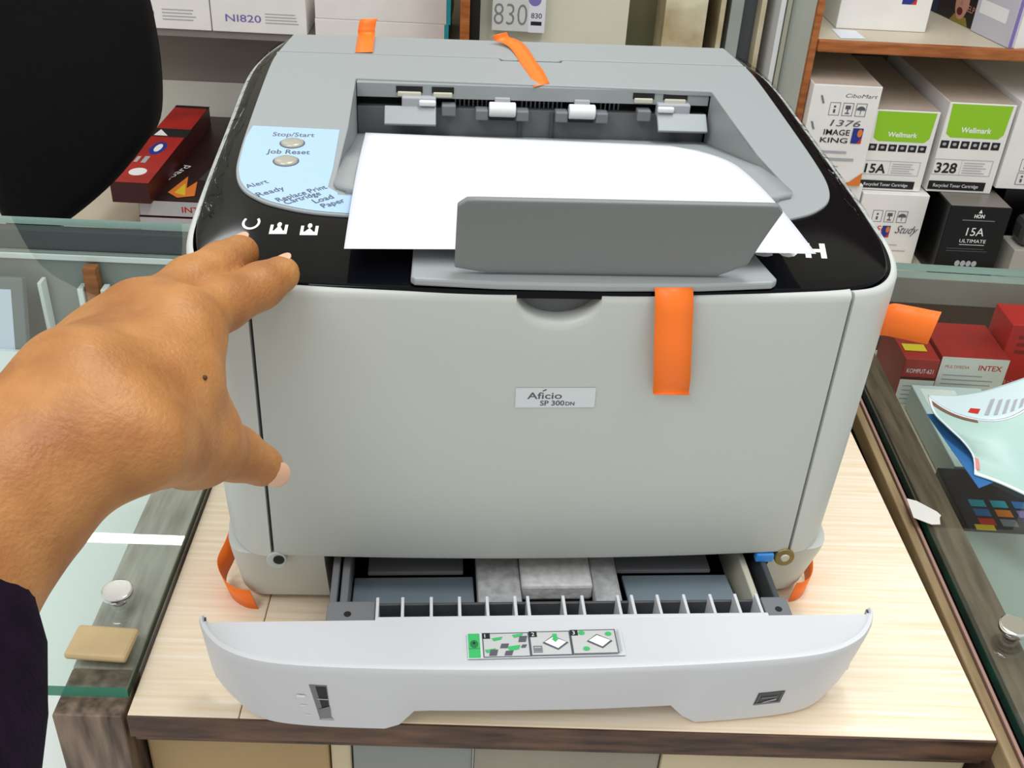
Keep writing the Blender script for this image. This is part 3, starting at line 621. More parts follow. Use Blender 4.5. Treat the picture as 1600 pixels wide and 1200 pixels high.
# recess walls, ramp and lip
zr = lambda y: .2160 if y > .272 else (.2160+(.272-y)*.2328 if y > .15 else .2444+(.15-y)*.075)
def wallpts(lp, zlow): return lp
for seg in ([(-.1155, .277), (-.1155, .19), (-.1178, .118), (-.117, .104)], [(.1370, .270), (.1392, .22), (.1425, .16), (.1490, .112)]):
    prev = None; bm = bmesh.new()
    L = spline([(a, b, 0) for a, b in seg], 4) if len(seg) > 2 else [Vector((a, b, 0)) for a, b in seg]
    if len(seg) == 2: continue
    for p in L:
        a = bm.verts.new((p.x, p.y, dz(0, p.y)+.001)); b = bm.verts.new((p.x, p.y, min(zr(p.y)-.004, dz(0, p.y)-.002)))
        if prev: bm.faces.new((prev[0], a, b, prev[1]))
        prev = (a, b)
    link('recess_wall', bm, pr, deckm)
def ramp(s, t):
    y = .272-(.272-.0935)*t; xl = -.1150 if y > .19 else -.1150-.0035*(.19-y)/.09; xr = .1365+.0125*max(0, (.27-y)/.17)
    e = .0
    x = xl+(xr-xl)*s; rr = .010
    if t > .93:
        w = (t-.93)/.07; xl2, xr2 = xl+.008*(1-math.sqrt(max(0, 1-w*w))), xr-.012*(1-math.sqrt(max(0, 1-w*w))); x = xl2+(xr2-xl2)*s
    return Vector((x, y, zr(y)))
R = [[ramp(s/24, t/40) for s in range(25)] for t in range(41)]
last = R[-1]; R.append([p+Vector((0, -.0012, -.0010)) for p in last]); R.append([p+Vector((0, -.0014, -.0060)) for p in last])
o = loft(R, False, False, False, 'output_ramp', deckm, pr, True)
md = o.modifiers.new('so', 'SOLIDIFY'); md.thickness = .0035; md.offset = -1
# slot mechanism
bw = .2715
box('slot_top_wall', -.115, .1365, bw, bw+.006, .2428, .2530, deckm, pr, .0004)
box('slot_dark', -.115, .1365, bw+.016, bw+.022, .2200, .2530, black, pr, 0)
box('slot_lower_wall', -.115, .1365, bw+.002, bw+.008, .2150, .2355, deckdark, pr, .0004)
box('slot_floor', -.115, .1365, bw+.003, bw+.02, .2340, .2352, darkgrey, pr, 0)
for a, b in ((-.0875, -.069), (-.0625, -.047), (.0810, .0965), (.1030, .1205)):
    box('slot_window', a, b, bw-.0006, bw+.002, .2468, .2512, black, pr, 0)
    box('actuator', a+.001, b-.001, bw-.0022, bw+.001, .2440, .2476, creampl, pr, .0008)
for a in np.arange(-.046, .075, .0032):
    if -.022 < a < .0 or .033 < a < .057: continue
    box('slot_rib', float(a), float(a)+.0010, bw+.009, bw+.014, .2352, .2428, midgrey, pr, 0)
for a in (-.0125, .0445):
    cyl('exit_roller', (a-.0095, bw-.004, .2375), (a+.0095, bw-.004, .2375), .0052, .0052, whitepl, pr, 20, .0008)
    box('roller_arm', a-.0055, a+.0055, bw-.003, bw+.002, .2418, .2452, inklight, pr, .0006)
    for s in (-1, 1): box('roller_bracket', a+s*.0145-.0045, a+s*.0145+.0045, bw-.007, bw+.003, .2300, .2375, midgrey, pr, .001)
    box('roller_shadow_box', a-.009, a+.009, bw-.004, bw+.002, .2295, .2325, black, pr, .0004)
for a, s in ((-.0775, -1), (.1165, 1)):
    M = Matrix.Translation((a, bw-.011, .2335)) @ Matrix.Rotation(math.radians(-52), 4, 'X')
    bm = bmesh.new(); addbox(bm, -.018, .018, -.0012, .0012, -.0075, .0075, M); bevel(link('exit_flap', bm, pr, deckm), .0006)
    box('flap_mount', a-.012+s*-.006, a+.012+s*-.006, bw-.006, bw+.002, .2355, .2450, inklight, pr, .001)
    box('flap_roller', a-s*.012-.006, a-s*.012+.006, bw-.0085, bw-.003, .2395, .2435, whitepl, pr, .0012)
    box('flap_bracket', a-s*.027-.005, a-s*.027+.005, bw-.006, bw+.003, .2320, .2400, midgrey, pr, .001)
for x in (-.0005, .0225): box('wall_rib', x, x+.0025, bw-.0005, bw+.003, .2150, .2350, darkgrey, pr, .0003)
# control panel label, buttons and print
lab = [(-.1745, .1855), (-.1205, .1825), (-.1205, .125), (-.1215, .1), (-.1155, .0930), (-.1155, .0905), (-.105, .0895), (-.095, .0685)]
lab += [(p.x*.992, p.y+.0014) for p in reversed(G) if p.x < -.10 and p.y < .17]
P = Print(); P.poly(lab, printblue)
P.text('Stop/Start', -.1480, .1700, .0062, inkgrey, w=.0255, align='C', bold=.01); P.text('Job Reset', -.1485, .1440, .0062, inkgrey, w=.0255, align='C', bold=.01)
for t, x, y, w in (('Alert', -.1655, .0960, .0135), ('Ready', -.1580, .0860, .0165), ('Replace Print', -.1465, .0800, .031), ('Cartridge', -.1420, .0770, .022), ('Load', -.1265, .0790, .012), ('Paper', -.1215, .0735, .014)):
    P.text(t, x, y, .0052, inkgrey, w=w, rot=36)
P.build('control_label', pr, TOP(0, 0, .0022), .00005, lambda x, y: dz(x, y))
for x, y in ((-.1475, .1595), (-.1485, .1335)):
    bm = bmesh.new(); rg = []
    for r, z in ((.0070, .0023), (.0068, .0034), (.0058, .0040), (.003, .0042)): rg.append([bm.verts.new((x+r*math.cos(a*math.pi/14), y+r*math.sin(a*math.pi/14), dz(x, y)+z)) for a in range(28)])
    for a, b in zip(rg, rg[1:]):
        for i in range(28): bm.faces.new((a[i], a[(i+1) % 28], b[(i+1) % 28], b[i]))
    bm.faces.new(rg[-1]); bt = link('button', bm, pr, silver, True)
    P = Print(); P.arc(x, y, .0072, .0009, 0, 360, inkgrey, 28); P.build('button_ring', bt, TOP(0, 0, .0024), .0001, lambda x, y: dz(x, y))
bezf = lambda x, y: dz(x, y)-.0003
def icon_tray(P, x, y, s, cross):
    P.rect(x-s, y-s*.8, x+s, y-s*.3, inkwhite); P.rect(x-s, y-s*.8, x-s*.66, y+s*.6, inkwhite); P.rect(x+s*.66, y-s*.8, x+s, y+s*.6, inkwhite)
    P.ell(x, y+s*.62, s*.26, s*.36, inkwhite); P.poly([(x-s*.5, y-s*.3), (x+s*.5, y-s*.3), (x, y+(.55 if cross else .25)*s)], inkwhite)
P = Print(); P.arc(0, 0, .0041, .0013, -220, 40, inkwhite, 20, 1.55); snap(P.build('ready_mark', pr, TOP(-.1590, .0600, .0014), .00003, bezf))
for x, y, k in ((-.1438, .0535, True), (-.1277, .0525, False)):
    P = Print(); icon_tray(P, 0, 0, .0046, k); snap(P.build('tray_mark', pr, TOP(x, y, .0014) @ Matrix.Scale(1.5, 4, (0, 1, 0)), .00003, bezf))
for k, ch_ in enumerate('RICOH'):
    P = Print(); P.text(ch_, 0, 0, .0145, inkwhite, shear=.20, w=.0118 if ch_ != 'I' else .004, bold=.04); snap(P.build('brand_letter', pr, TOP((.0865, .1005, .1070, .1215, .1370)[k], .0335, .0014), .00003, bezf))
# clear film still stuck on the bezel
def film(a0, a1, w0, w1, seed, h=.0016):
    n = 46; rr = random.Random(seed)
    def f(s, t):
        i = (a0+(a1-a0)*s)*(len(O)-1); k = int(min(i, len(O)-2)); fr = i-k
        p, q = O[k].lerp(O[k+1], fr), I[k].lerp(I[k+1], fr); a = w0+(w1-w0)*t
        v = Vector((p.x, p.y, 0)).lerp(Vector((q.x, q.y, 0)), a)
        cr = .0012*abs(math.sin(17*s+3*t+seed))*abs(math.sin(9*t+23*s)) + .0010*abs(math.sin(41*s-6*t))
        return Vector((v.x, v.y, dz(0, v.y)+p.z*(1-a)**1.3+.0010+h*.3+cr))
    fo_ = grid('protective_film', f, n, 10, filmm, pr)
    for k in range(9):
        s0, t0 = rr.uniform(.55, .98) if k < 6 else rr.uniform(.1, .5), rr.uniform(.05, .7); ds, dt = rr.uniform(-.10, .10), rr.uniform(.15, .4); w_ = rr.uniform(.003, .008)
        if seed == 4: s0 = 1-s0
        pts_ = [(s0+ds*q/6+.012*math.sin(3*q+k), min(1, t0+dt*q/6)) for q in range(7)]
        bm = bmesh.new(); pv = None
        for q, (a, b) in enumerate(pts_):
            a = max(0, min(1, a)); ww = w_*math.sin(math.pi*(q+.6)/7.2); v0 = bm.verts.new(f(a, b)+Vector((0, 0, .0005))); v1 = bm.verts.new(f(min(1, a+ww), min(1, b+.02))+Vector((0, 0, .0005)))
            if pv: bm.faces.new((pv[0], v0, v1, pv[1]))
            pv = (v0, v1)
        link('crease_glint', bm, fo_, mat('glint_grey', '#9aa0a6', .3), True)  # pale strips paint the light caught along folds of the clear film
    return fo_
film(.02, .27, .0, .62, 1); film(.73, .98, .0, .70, 4)
# paper stop: base plate and standing flap
o = plate('stop_base', [(-.0725, .0330), (-.0735, .0010), (-.0715, -.0015), (-.03, -.0045), (.02, -.0052), (.07, -.0040), (.1090, -.0002), (.1125, .0030), (.1065, .0335)], [], lambda x, y: dz(x, y)+.0030-.0000*y, .0042, deckm, pr, .0012)
def flap(s, t):
    # s across, t up
    y = .0085-.0125*t+.004*(1-t)**3*-1; z = .2425+.0425*t; xl = -.0520+.0006*t; xr = .0935+.0135*t
    x = xl+(xr-xl)*s
    c = .08
    for side, u in ((-1, s), (1, 1-s)):
        if u < .035 and t > .86:
            pass
    return Vector((x, y, z))
N = 28; R = []
prof = [(0, .12), (.03, .03), (.07, 0)]+[(.1+.8*i/N, 0) for i in range(N+1)]+[(.94, .0), (.975, .012), (.995, .03)]
rows = []
for i in range(37):
    s = i/36; lo = 0; hi = 1.0
    e = min(s, 1-s)
    if e < .04: hi = 1-.09*(1-math.sqrt(max(0, 1-((.04-e)/.04)**2)))
    if s < .10: lo = .10*(1-s/.10)*.6
    if s > .92: lo = .16*((s-.92)/.08)
    rows.append([flap(s, lo+(hi-lo)*j/14) for j in range(15)])
fo = loft(rows, False, False, False, 'paper_stop', flapm, pr, True); md = fo.modifiers.new('so', 'SOLIDIFY'); md.thickness = .0034; md.offset = 0; bevel(fo, .0009, 3)
# nameplate
P = Print(); P.rect(0, 0, .0425, .0125, labelm); P.text('Aficio', .0062, .0056, .0042, inkgrey, w=.0185, bold=.015); P.poly([(.0145, .0102), (.0165, .0112), (.0160, .0118), (.0140, .0108)], inkgrey); P.text('SP 300', .0132, .0014, .0032, inkgrey, w=.0130, bold=.02); P.text('DN', .0268, .0014, .0024, inkgrey, w=.0048, bold=.02)
P.build('nameplate', pr, Matrix.Translation((-.0185, cy(0)-.0001, .1670)) @ Matrix.Rotation(math.pi/2, 4, 'X') @ Matrix.Rotation(math.radians(.6), 4, 'Z'))

# paper tray, pulled out
tr = empty('paper_tray', (0, 0, 0)); tr.parent = pr
th_ = [(-.1855, -.0520), (-.1848, -.0560), (-.1800, -.0655), (-.1700, -.0760), (-.1520, -.0845), (-.1250, -.0890), (-.08, -.0920), (-.03, -.0936), (0, -.0938)]
th_ += [(-x, y) for x, y in th_[-2::-1]]
T = spline([(x, y, 0) for x, y in th_], 6)
def frontdrop(p, t):  # t 0 top .. 1 bottom
    k = 1-.012*t; return Vector((p.x*k, p.y+.0135*t**1.2*max(0, min(1, (-p.y-.045)/.03)), 0))
def bottomz(x):
    a = abs(x-.001)
    zc = .0165
    if a < .072: return zc
    if a < .088: 
        w = (a-.072)/.016; return zc*(1-math.sin(w*math.pi/2))+.0006
    if a > .150: return .0006+.020*((a-.150)/.036)**2.2
    return .0006
TZ = .0640
R = []
def back(p, z, kk=.985):
    e = max(0, min(1, (abs(p.x)-.168)/.008)); return Vector((p.x*(.962+(kk-.962)*e), -.0560*(1-e)+max(p.y, -.056)*e, z))
R.append([back(p, TZ-.0012) for p in T])
R.append([Vector((p.x*.985, p.y*.94 if p.y < -.058 else p.y, TZ-.0010)) for p in T])
R.append([Vector((p.x*.990, p.y*.965 if p.y < -.058 else p.y, TZ+.0002)) for p in T])
R.append([Vector((p.x*.997, p.y*.992 if p.y < -.056 else p.y, TZ-.0002)) for p in T])
for t in (.03, .08, .18, .35, .55, .75, .9, .97):
    R.append([Vector((*frontdrop(p, t)[:2], (TZ-.0010)+(bottomz(p.x)-(TZ-.0010))*t)) for p in T])
R.append([Vector((*(frontdrop(p, 1)*Vector((.995, 1, 1))+Vector((0, .002, 0)))[:2], bottomz(p.x))) for p in T])
R.append([back(p, bottomz(p.x)+.0003, .975) for p in T])
R.append([back(p, TZ-.0015, .980) for p in T])
o = loft(R, False, False, False, 'front_panel', traym, tr, True)
bm = bmesh.new(); bm.from_mesh(o.data); bm.verts.ensure_lookup_table(); nT = len(T)
for k in (0, nT-1): bm.faces.new([bm.verts[i*nT+k] for i in range(len(R))])
bmesh.ops.recalc_face_normals(bm, faces=bm.faces); bm.to_mesh(o.data); bm.free()
from mathutils.bvhtree import BVHTree
TB = BVHTree.FromPolygons([v.co.copy() for v in o.data.vertices], [tuple(p.vertices) for p in o.data.polygons])
md = o.modifiers.new('es', 'EDGE_SPLIT'); md.split_angle = math.radians(38)
# level window, label, energy mark
MF = Matrix.Translation((0, -.0868, 0)) @ Matrix.Rotation(math.pi/2-.19, 4, 'X')
def on_front(x, z): 
    t = (TZ-z)/TZ; return -.0893+.0135*t**1.2
def front_print(P, name, x, z, rz=0):
    pb = P.build(name, tr, Matrix.Translation((x, 0, z)) @ Matrix.Rotation(math.pi/2, 4, 'X'))
    for v, l in zip(pb.data.vertices, P.v):
        h = TB.ray_cast(Vector((v.co.x, -.2, v.co.z)), Vector((0, 1, 0)))
        if h[0]: v.co.y = h[0].y-.0003-.00004*l[2]
    return pb
P = Print(); P.poly([(-.0062, .037), (.0030, .037), (.0034, .0), (-.0028, .0)], inkmid); P.poly([(-.0030, .036), (.0026, .036), (.003, .002), (0.0, .002)], inkblack); P.rect(-.003, .0225, .003, .0236, inklight); P.poly([(-.0028, .012), (.0034, .016), (.0034, .0), (-.0028, .0)], midgrey); P.poly([(-.0036, 0), (.0046, 0), (.0036, .003), (-.002, .002)], inklight)
P.rect(-.0135, .024, -.009, .0265, inkwhite); P.rect(-.0125, .015, -.009, .0158, inkwhite); P.rect(-.0105, .0045, -.0075, .0053, inkwhite)
o = front_print(P, 'paper_level_window', -.1190, .0110, -.07); 
P = Print(); P.rect(0, 0, .0155, .0135, mat('ink_dark', '#3c3e40', .5)); P.frame(.001, .001, .0145, .0125, .0005, inkmid); P.rect(.003, .007, .012, .0085, inkmid); P.poly([(.004, .003), (.012, .006), (.0125, .004), (.006, .0025)], inklight); P.rect(.0, .0005, .0155, .0025, inkmid)
front_print(P, 'energy_mark', .1172, .0185, .07)
# instruction sticker on the top of the tray front
P = Print(); P.rect(-.0005, -.0006, .0825, .0172, labelm); P.rect(0, 0, .0062, .0168, inkgreen); P.ell(.0031, .0095, .0022, .0028, mat('ink_dkgreen', '#157a3c', .5)); P.rect(.0, .0062, .0062, .0066, mat('ink_dkgreen', '#157a3c', .5)); P.ell(.0031, .0102, .0007, .0009, inkblack)
x0 = .0075; ws = (.0250, .0220, .0245)
for k, w in enumerate(ws):
    P.rect(x0, .0, x0+w, .0168, mat('panel_lightgrey', '#c3c5c4', .5)); P.frame(x0, 0, x0+w, .0168, .0006, inkgrey); P.rect(x0, .0128, x0+.0042, .0168, inkblack); P.text(str(k+1), x0+.0013, .0135, .0026, inkwhite)
    if k == 0:
        for a, b, c, d in ((.006, .011, .010, .014), (.017, .013, .021, .016), (.014, .004, .019, .008), (.002, .003, .006, .006)): P.poly([(x0+a, b), (x0+c, b+.001), (x0+c+.001, d), (x0+a-.001, d-.001)], inkgreen)
        for a, b, c, d in ((.003, .001, .007, .005), (.009, .006, .013, .009), (.019, .010, .023, .014), (.011, .001, .015, .004), (.020, .006, .0225, .008)): P.poly([(x0+a, b), (x0+c, b), (x0+c+.001, d), (x0+a+.001, d)], inkgrey)
    else:
        cx_, cy_ = x0+w*.62, .0085
        P.poly([(cx_-.007, cy_), (cx_+.001, cy_-.005), (cx_+.007, cy_), (cx_-.001, cy_+.005)], inkgrey); P.poly([(cx_-.0058, cy_+.0006), (cx_+.001, cy_-.0038), (cx_+.0058, cy_+.0004), (cx_-.001, cy_+.0042)], inkwhite)
        if k == 1:
            P.rect(cx_-.0012, cy_+.002, cx_+.0012, cy_+.0062, inkgreen); P.poly([(cx_-.002, cy_+.0026), (cx_+.002, cy_+.0026), (cx_, cy_+.0004)], inkgreen); P.frame(x0+.0015, .002, x0+.0062, .0065, .0005, inkmid); P.rect(x0+.0022, .003, x0+.0055, .005, inkmid)
        else:
            for a, b in ((x0+.0062, .0145), (x0+.0205, .0135), (x0+.0075, .0035)): P.ell(a, b, .0018, .0014, inkgreen)
    x0 += w
P.rect(.0800, .001, .0806, .0165, inklight)
P.build('instruction_label', tr, Matrix.Translation((-.0425, -.0848, TZ-.0004)) @ Matrix.Rotation(math.radians(.7), 4, 'Z') @ Matrix.Rotation(math.radians(1.0), 4, 'X'))
# ribs behind the panel and the tray body
ribpx = [592, 630, 673.5, 716.5, 759, 802, 822, 877, 906.5, 962.6, 984.5, 1025, 1067, 1109, 1149, 1183]
for q in ribpx:
    x = -.0914+(q-592)*(.1225+.0914)/(1183-592); sh = (x-.01)*.018
    bm = bmesh.new(); addbox(bm, x-.0008, x+.0008, -.0552, -.0375, .030, .0615); link('rib', bm, tr, traym)
box('rib_bar', -.0922, .1250, -.0560, -.0535, .028, .0628, traym, tr, .0004)
box('rib_back', -.0915, .1235, -.0380, -.0362, .022, .0560, darkgrey, tr, .0004)
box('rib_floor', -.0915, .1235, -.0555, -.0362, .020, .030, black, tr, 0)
for a, b, hx in ((-.1190, -.0925, -.1075), (.1255, .1405, .1335)):
    box('tray_corner', a, b, -.0565, -.0375, .015, .0590, midgrey, tr, .0008)
    cyl('corner_hole', (hx, -.0475, .0589), (hx, -.0475, .0593), .0020, .0020, black, tr, 14)
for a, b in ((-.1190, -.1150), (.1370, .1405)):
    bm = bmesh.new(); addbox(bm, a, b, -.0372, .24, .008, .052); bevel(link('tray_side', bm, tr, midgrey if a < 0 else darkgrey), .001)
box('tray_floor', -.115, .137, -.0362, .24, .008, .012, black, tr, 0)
def slab(name, x0, x1, ya, za, yb, zb, th, m):
    bm = bmesh.new(); vs = [bm.verts.new(p) for p in ((x0, ya, za), (x1, ya, za), (x1, yb, zb), (x0, yb, zb), (x0, ya, za-th), (x1, ya, za-th), (x1, yb, zb-th), (x0, yb, zb-th))]
    for f in ((0, 1, 2, 3), (7, 6, 5, 4), (0, 4, 5, 1), (1, 5, 6, 2), (2, 6, 7, 3), (3, 7, 4, 0)): bm.faces.new([vs[i] for i in f])
    return bevel(link(name, bm, tr, m), .0008)
slab('lift_plate', -.108, -.036, -.034, .036, .012, .030, .003, bluesteel)
slab('lift_plate', .056, .122, -.034, .036, .012, .030, .003, bluesteel)
slab('rear_plate', -.100, -.042, .0125, .0335, .12, .0335, .003, midgrey)
slab('rear_plate', .052, .112, .0125, .0335, .12, .0335, .003, midgrey)
slab('side_guide', -.1135, -.109, -.030, .050, .12, .050, .03, midgrey)
slab('side_guide', .126, .130, -.030, .048, .12, .048, .03, creampl)
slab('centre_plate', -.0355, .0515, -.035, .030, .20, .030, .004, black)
# foam packing in the tray
fm = empty('foam_packing', (.008, 0, .0305)); tag(fm, 'grey and white foam packing block lying in the open paper tray', 'foam')
box('foam_piece', -.0425, -.0165, -.034, .05, .0, .010, foamm, fm, .002); box('foam_piece', -.0163, .0265, -.010, .05, .0, .012, foamw, fm, .002); box('foam_piece', .0267, .0430, -.033, .05, .0, .010, foamm, fm, .002)

# ================================================================== PAPER AND TAPE
def sheet(s, t):
    f0, f1 = Vector((-.1066, .0128, .2495)), Vector((.1342, .0140, .2495)); r0, r1 = Vector((-.1052, .195, .2440)), Vector((.1215, .184, .2440))
    w = max(0, (t-.72)/.28); s = s*(1-.13*(1-math.sqrt(max(0, 1-w*w)))); a = f0.lerp(f1, s); b = r0.lerp(r1, s); p = a.lerp(b, t)
    p.z += .0045*math.sin(math.pi*min(1, t*1.05)); e = max(0, s-.78)/.22*max(0, t-.6)/.4; p.z -= .0005*e
    p.z += .0012*math.sin(2.2*s)*(1-t)
    return p
o = grid('paper_sheet', sheet, 30, 24, paperm, None, .00012); tag(o, 'white sheet of paper lying in the output tray behind the stop flap', 'paper')
def tape(name, pts, wd, w, label):
    o = ribbon('tape_strip', pts, wd, w, tapem); tag(o, label, 'tape'); return o
tape('', [(.0575, .001, .2405), (.0575, -.0055, .2385), (.0578, -.0095, .232), (.0585, -.011, .222), (.0600, -.0125, .205), (.0620, -.011, .190), (.0632, -.0085, .180), (.0640, -.0095, .1785)], (1, 0, -.01), .0195, 'orange tape strip hanging down the front cover below the stop flap')
tape('', [(-.1125, .3275, .2580), (-.1125, .345, .2592), (-.1125, .3655, .2605), (-.1125, .3685, .2640), (-.1115, .3700, .2690), (-.1105, .3715, .2712)], (1, 0, .05), .0130, 'orange tape strip standing up at the rear edge near the teal cartons')
tape('', [(.0150, .2725, .2543), (.0125, .296, .2563), (.0085, .318, .2575), (.0060, .335, .2588), (.0020, .350, .2606), (-.0040, .3565, .2622), (-.0085, .3585, .2630), (-.0105, .3590, .2665)], (.90, .42, .12), .0125, 'crooked orange tape strip across the rear seam notch')
tape('', [(.1740, .0130, .2080), (.1840, .0205, .2085), (.1930, .0160, .2095), (.2000, .0095, .2110), (.2045, .0055, .2120)], (.12, 0, 1), .0200, 'orange tape flag sticking out of the printer side by the red cartons')
tape('', [(-.1860, .066, .024), (-.1895, .052, .0175), (-.1935, .040, .0110), (-.1875, .0260, .0085), (-.1785, .0180, .0085), (-.1705, .0165, .0080)], (-.25, .0, 1), .0165, 'orange tape scrap at the printer foot under the thumb')
tape('', [(.1865, .055, .018), (.1875, .040, .0115), (.1835, .026, .0090), (.1770, .0195, .0085), (.1710, .0180, .0080)], (.2, .1, 1), .0150, 'orange tape scrap at the printer foot under the brass screw')

# ================================================================== THE PERSON'S LEFT ARM
J = dict(wu=Vector((-0.1953, -0.1297, 0.2602)), wr=Vector((-0.1859, -0.1423, 0.2494)), fa=Vector((-0.2161, -0.1656, 0.2383)), el=Vector((-0.2408, -0.2012, 0.2203)), up=Vector((-0.2177, -0.2812, 0.2166)),
         im=Vector((-0.1711, -0.0701, 0.2488)), ip=Vector((-0.1576, -0.0378, 0.2453)), idd=Vector((-0.1439, -0.0182, 0.2444)), it=Vector((-0.1352, -0.0063, 0.2448)),
         mm=Vector((-0.1871, -0.0637, 0.2506)), mp=Vector((-0.1731, -0.0289, 0.2512)), md=Vector((-0.1636, -0.0045, 0.2479)), mt=Vector((-0.1569, 0.0112, 0.2472)),
         rm=Vector((-0.2033, -0.0650, 0.2407)), rp=Vector((-0.1958, -0.0276, 0.2368)), rd=Vector((-0.1889, -0.0108, 0.2360)), rt=Vector((-0.1855, -0.0010, 0.2351)),
         pm=Vector((-0.2151, -0.0723, 0.2350)), pp=Vector((-0.2122, -0.0422, 0.2301)), pd=Vector((-0.2073, -0.0279, 0.2290)), pt=Vector((-0.2039, -0.0202, 0.2285)),
         tc=Vector((-0.1712, -0.1456, 0.2466)), tm=Vector((-0.1643, -0.0957, 0.2103)), ti=Vector((-0.1534, -0.0708, 0.1857)), tt=Vector((-0.1433, -0.0601, 0.1705)), wb=Vector((-0.1681, -0.0864, 0.2204)), wb2=Vector((-0.1684, -0.0989, 0.2416)))
def cap(P, a, b, ra, rb):
    a = np.array(a); b = np.array(b); ab = b-a; h = np.clip(((P-a) @ ab)/(ab @ ab), 0, 1)
    return np.linalg.norm(P-(a+h[..., None]*ab), axis=-1)-(ra+(rb-ra)*h)
def smin(a, b, k):
    h = np.clip(.5+.5*(b-a)/k, 0, 1); return b+(a-b)*h-k*h*(1-h)
allp = np.array([list(v) for v in J.values()]); lo = allp.min(0)-.055; hi = allp.max(0)+.055; vx = .0021
nx, ny, nz = [int(x) for x in np.ceil((hi-lo)/vx)]
gx, gy, gz = np.meshgrid(*(lo[i]+vx*np.arange(n) for i, n in enumerate((nx, ny, nz))), indexing='ij'); PT = np.stack((gx, gy, gz), -1)
c = lambda a, b, ra, rb: cap(PT, J[a], J[b], ra, rb)
palm = c('wr', 'im', .0165, .0145)
for t in (c('wu', 'pm', .0165, .0115), c('wu', 'rm', .0165, .013), c('wr', 'mm', .0165, .0142), c('im', 'mm', .0125, .0125), c('mm', 'rm', .012, .0115), c('rm', 'pm', .0115, .011),
          c('tc', 'tm', .0180, .0165), c('im', 'wb', .0135, .0135), c('wb', 'tm', .0135, .0145), c('wb2', 'wr', .016, .0165), c('wb2', 'im', .016, .014)): palm = smin(palm, t, .012)
arm = smin(c('wu', 'fa', .0170, .024), c('wr', 'fa', .0175, .026), .012)
arm = smin(arm, c('fa', 'el', .029, .035), .02); arm = smin(arm, c('el', 'up', .036, .038), .02)
palm = smin(palm, arm, .014)
def chain(ks, rs, k=.004):
    d = None
    for (a, b), (ra, rb) in zip(zip(ks, ks[1:]), zip(rs, rs[1:])):
        e = c(a, b, ra, rb); d = e if d is None else smin(d, e, k)
    return d
fing = [chain(('im', 'ip', 'idd', 'it'), (.0135, .0120, .0108, .0090)), chain(('mm', 'mp', 'md', 'mt'), (.0135, .0120, .0110, .0092)),
        chain(('rm', 'rp', 'rd', 'rt'), (.0125, .0108, .0096, .0082)), chain(('pm', 'pp', 'pd', 'pt'), (.011, .0095, .0086, .0075)),
        chain(('tm', 'ti', 'tt'), (.0158, .0122, .0103), .006)]
D = None
for i, f in enumerate(fing):
    e = smin(palm, f, .009 if i < 4 else .014); D = e if D is None else smin(D, e, .0022)
def surface_nets(D, lo, vx):
    s = D < 0; n = np.array(D.shape)
    cs = np.zeros(n-1, int)
    for i in (0, 1):
        for j in (0, 1):
            for k in (0, 1): cs += s[i:n[0]-1+i, j:n[1]-1+j, k:n[2]-1+k]
    act = (cs > 0) & (cs < 8); idx = -np.ones(n-1, int); cells = np.argwhere(act); idx[act] = np.arange(len(cells))
    acc = np.zeros((len(cells), 3)); cnt = np.zeros(len(cells))
    cor = [(i, j, k) for i in (0, 1) for j in (0, 1) for k in (0, 1)]
    for a in cor:
        for ax in range(3):
            if a[ax]: continue
            b = list(a); b[ax] = 1
            da = D[tuple((cells+a).T)]; db = D[tuple((cells+b).T)]; x = (da < 0) != (db < 0)
            t = np.where(x, da/np.where(x, da-db, 1), 0); p = np.array(a, float)[None]+0*acc; p[:, ax] += t
            acc[x] += p[x]; cnt += x
    V = lo+vx*(cells+acc/cnt[:, None]); F = []
    for ax in range(3):
        b, c_ = (ax+1) % 3, (ax+2) % 3
        sl = [slice(None)]*3; s0 = list(sl); s1 = list(sl); s0[ax] = slice(0, -1); s1[ax] = slice(1, None)
        e = s[tuple(s0)] != s[tuple(s1)]; E_ = np.argwhere(e); E_ = E_[(E_[:, b] > 0) & (E_[:, c_] > 0) & (E_[:, b] < n[b]-1) & (E_[:, c_] < n[c_]-1)]
        q = []
        for db, dc in ((1, 1), (0, 1), (0, 0), (1, 0)):
            g = E_.copy(); g[:, b] -= db; g[:, c_] -= dc; q.append(idx[tuple(g.T)])
        q = np.stack(q, 1); fl = s[tuple(E_.T)]; q[~fl] = q[~fl][:, ::-1]; F.append(q)
    return V, np.concatenate(F)
V, F = surface_nets(D, lo, vx)
me = bpy.data.meshes.new('person'); me.from_pydata(V.tolist(), [], F.tolist()); me.update()
per = link('person', me, None, skin, True); md = per.modifiers.new('sm', 'SMOOTH'); md.factor = .5; md.iterations = 4
tag(per, 'bare left forearm and hand in a dark purple sleeve, fingers on the printer bezel', 'person')
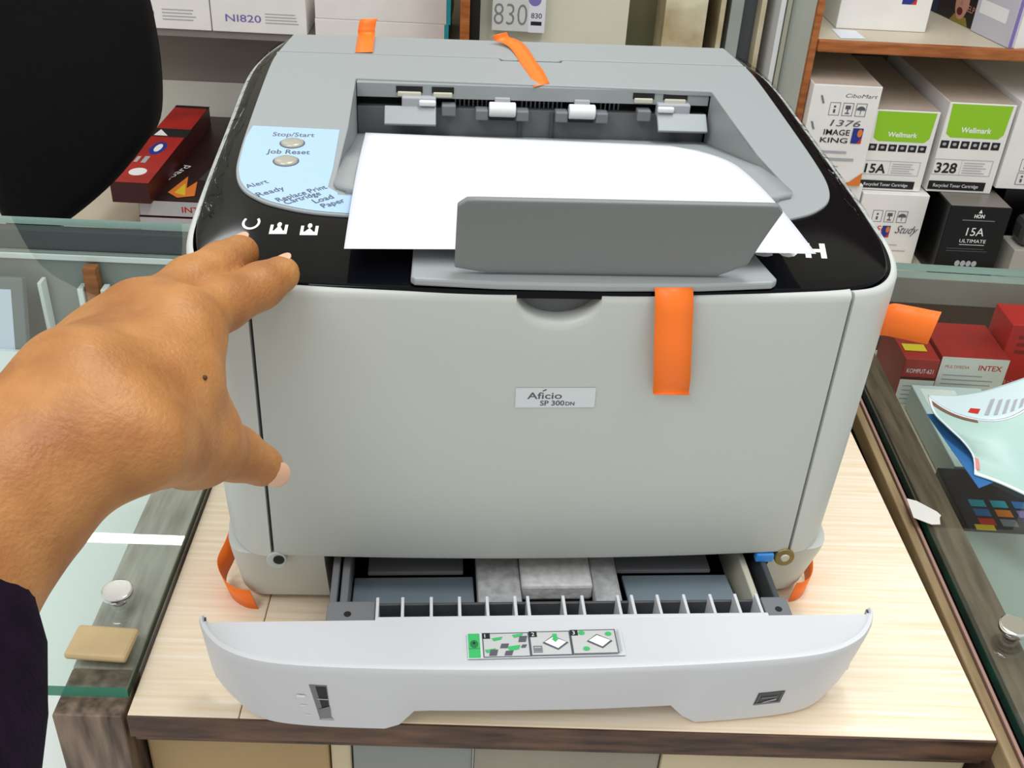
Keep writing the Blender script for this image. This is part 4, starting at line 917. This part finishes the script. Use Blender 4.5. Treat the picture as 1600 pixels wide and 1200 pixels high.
def nail(pos, along, up, L, Wd):
    al = Vector(along).normalized(); n = (Vector(up)-al*Vector(up).dot(al)).normalized(); sd = al.cross(n); bm = bmesh.new()
    bmesh.ops.create_uvsphere(bm, u_segments=20, v_segments=12, radius=1)
    for v in bm.verts:
        q = v.co.copy(); drop = .0018*(q.y*q.y)
        v.co = Vector(pos)+al*q.x*L+sd*q.y*Wd+n*(q.z*.0007-drop)
    link('fingernail', bm, per, nailm, True)
upv = Vector((-.35, .05, .95))
nail(J['it']+upv.normalized()*.0078+(J['it']-J['idd']).normalized()*.003, J['it']-J['idd'], upv, .0062, .0052)
nail(J['mt']+upv.normalized()*.0080+(J['mt']-J['md']).normalized()*.003, J['mt']-J['md'], upv, .0064, .0054)
tu = Vector((.75, -.62, -.1)); nail(J['tt']+tu.normalized()*.0094+(J['tt']-J['ti']).normalized()*.0035, J['tt']-J['ti'], tu, .0070, .0066)
mo = BVHTree.FromPolygons(V.tolist(), F.tolist()).ray_cast(Vector((-.0664, -.4677, .4814)), Vector((-0.1543, -0.1031, 0.2474))-Vector((-.0664, -.4677, .4814)))[0]
bm = bmesh.new(); bmesh.ops.create_icosphere(bm, subdivisions=2, radius=.0011, matrix=Matrix.Translation(mo)); link('mole', bm, per, molem, True)
# sleeve
path = [Vector((-0.2379, -0.2110, 0.2185)), Vector((-0.2329, -0.2249, 0.2144)), Vector((-0.2275, -0.2458, 0.2125)), Vector((-0.2183, -0.2833, 0.2169)), Vector((-0.2048, -0.3221, 0.2237))]
R = []
for i, (p, r) in enumerate(zip(path, (.043, .0445, .045, .044, .043))):
    d = (path[min(i+1, 4)]-path[max(i-1, 0)]).normalized(); q = d.to_track_quat('Z', 'Y')
    if i == 0: R.append([p+q @ Vector(((r-.0035)*math.cos(a*math.pi/24), (r-.0035)*math.sin(a*math.pi/24), .004)) for a in range(48)]); R.append([p+q @ Vector(((r-.001)*math.cos(a*math.pi/24), (r-.001)*math.sin(a*math.pi/24), -.0005)) for a in range(48)])
    R.append([p+q @ Vector(((r+.0008*math.sin(a*.9+i))*math.cos(a*math.pi/24), (r+.0008*math.sin(a*.9+i))*math.sin(a*math.pi/24), .001)) for a in range(48)])
loft(R, True, False, True, 'sleeve', sleevem, per)
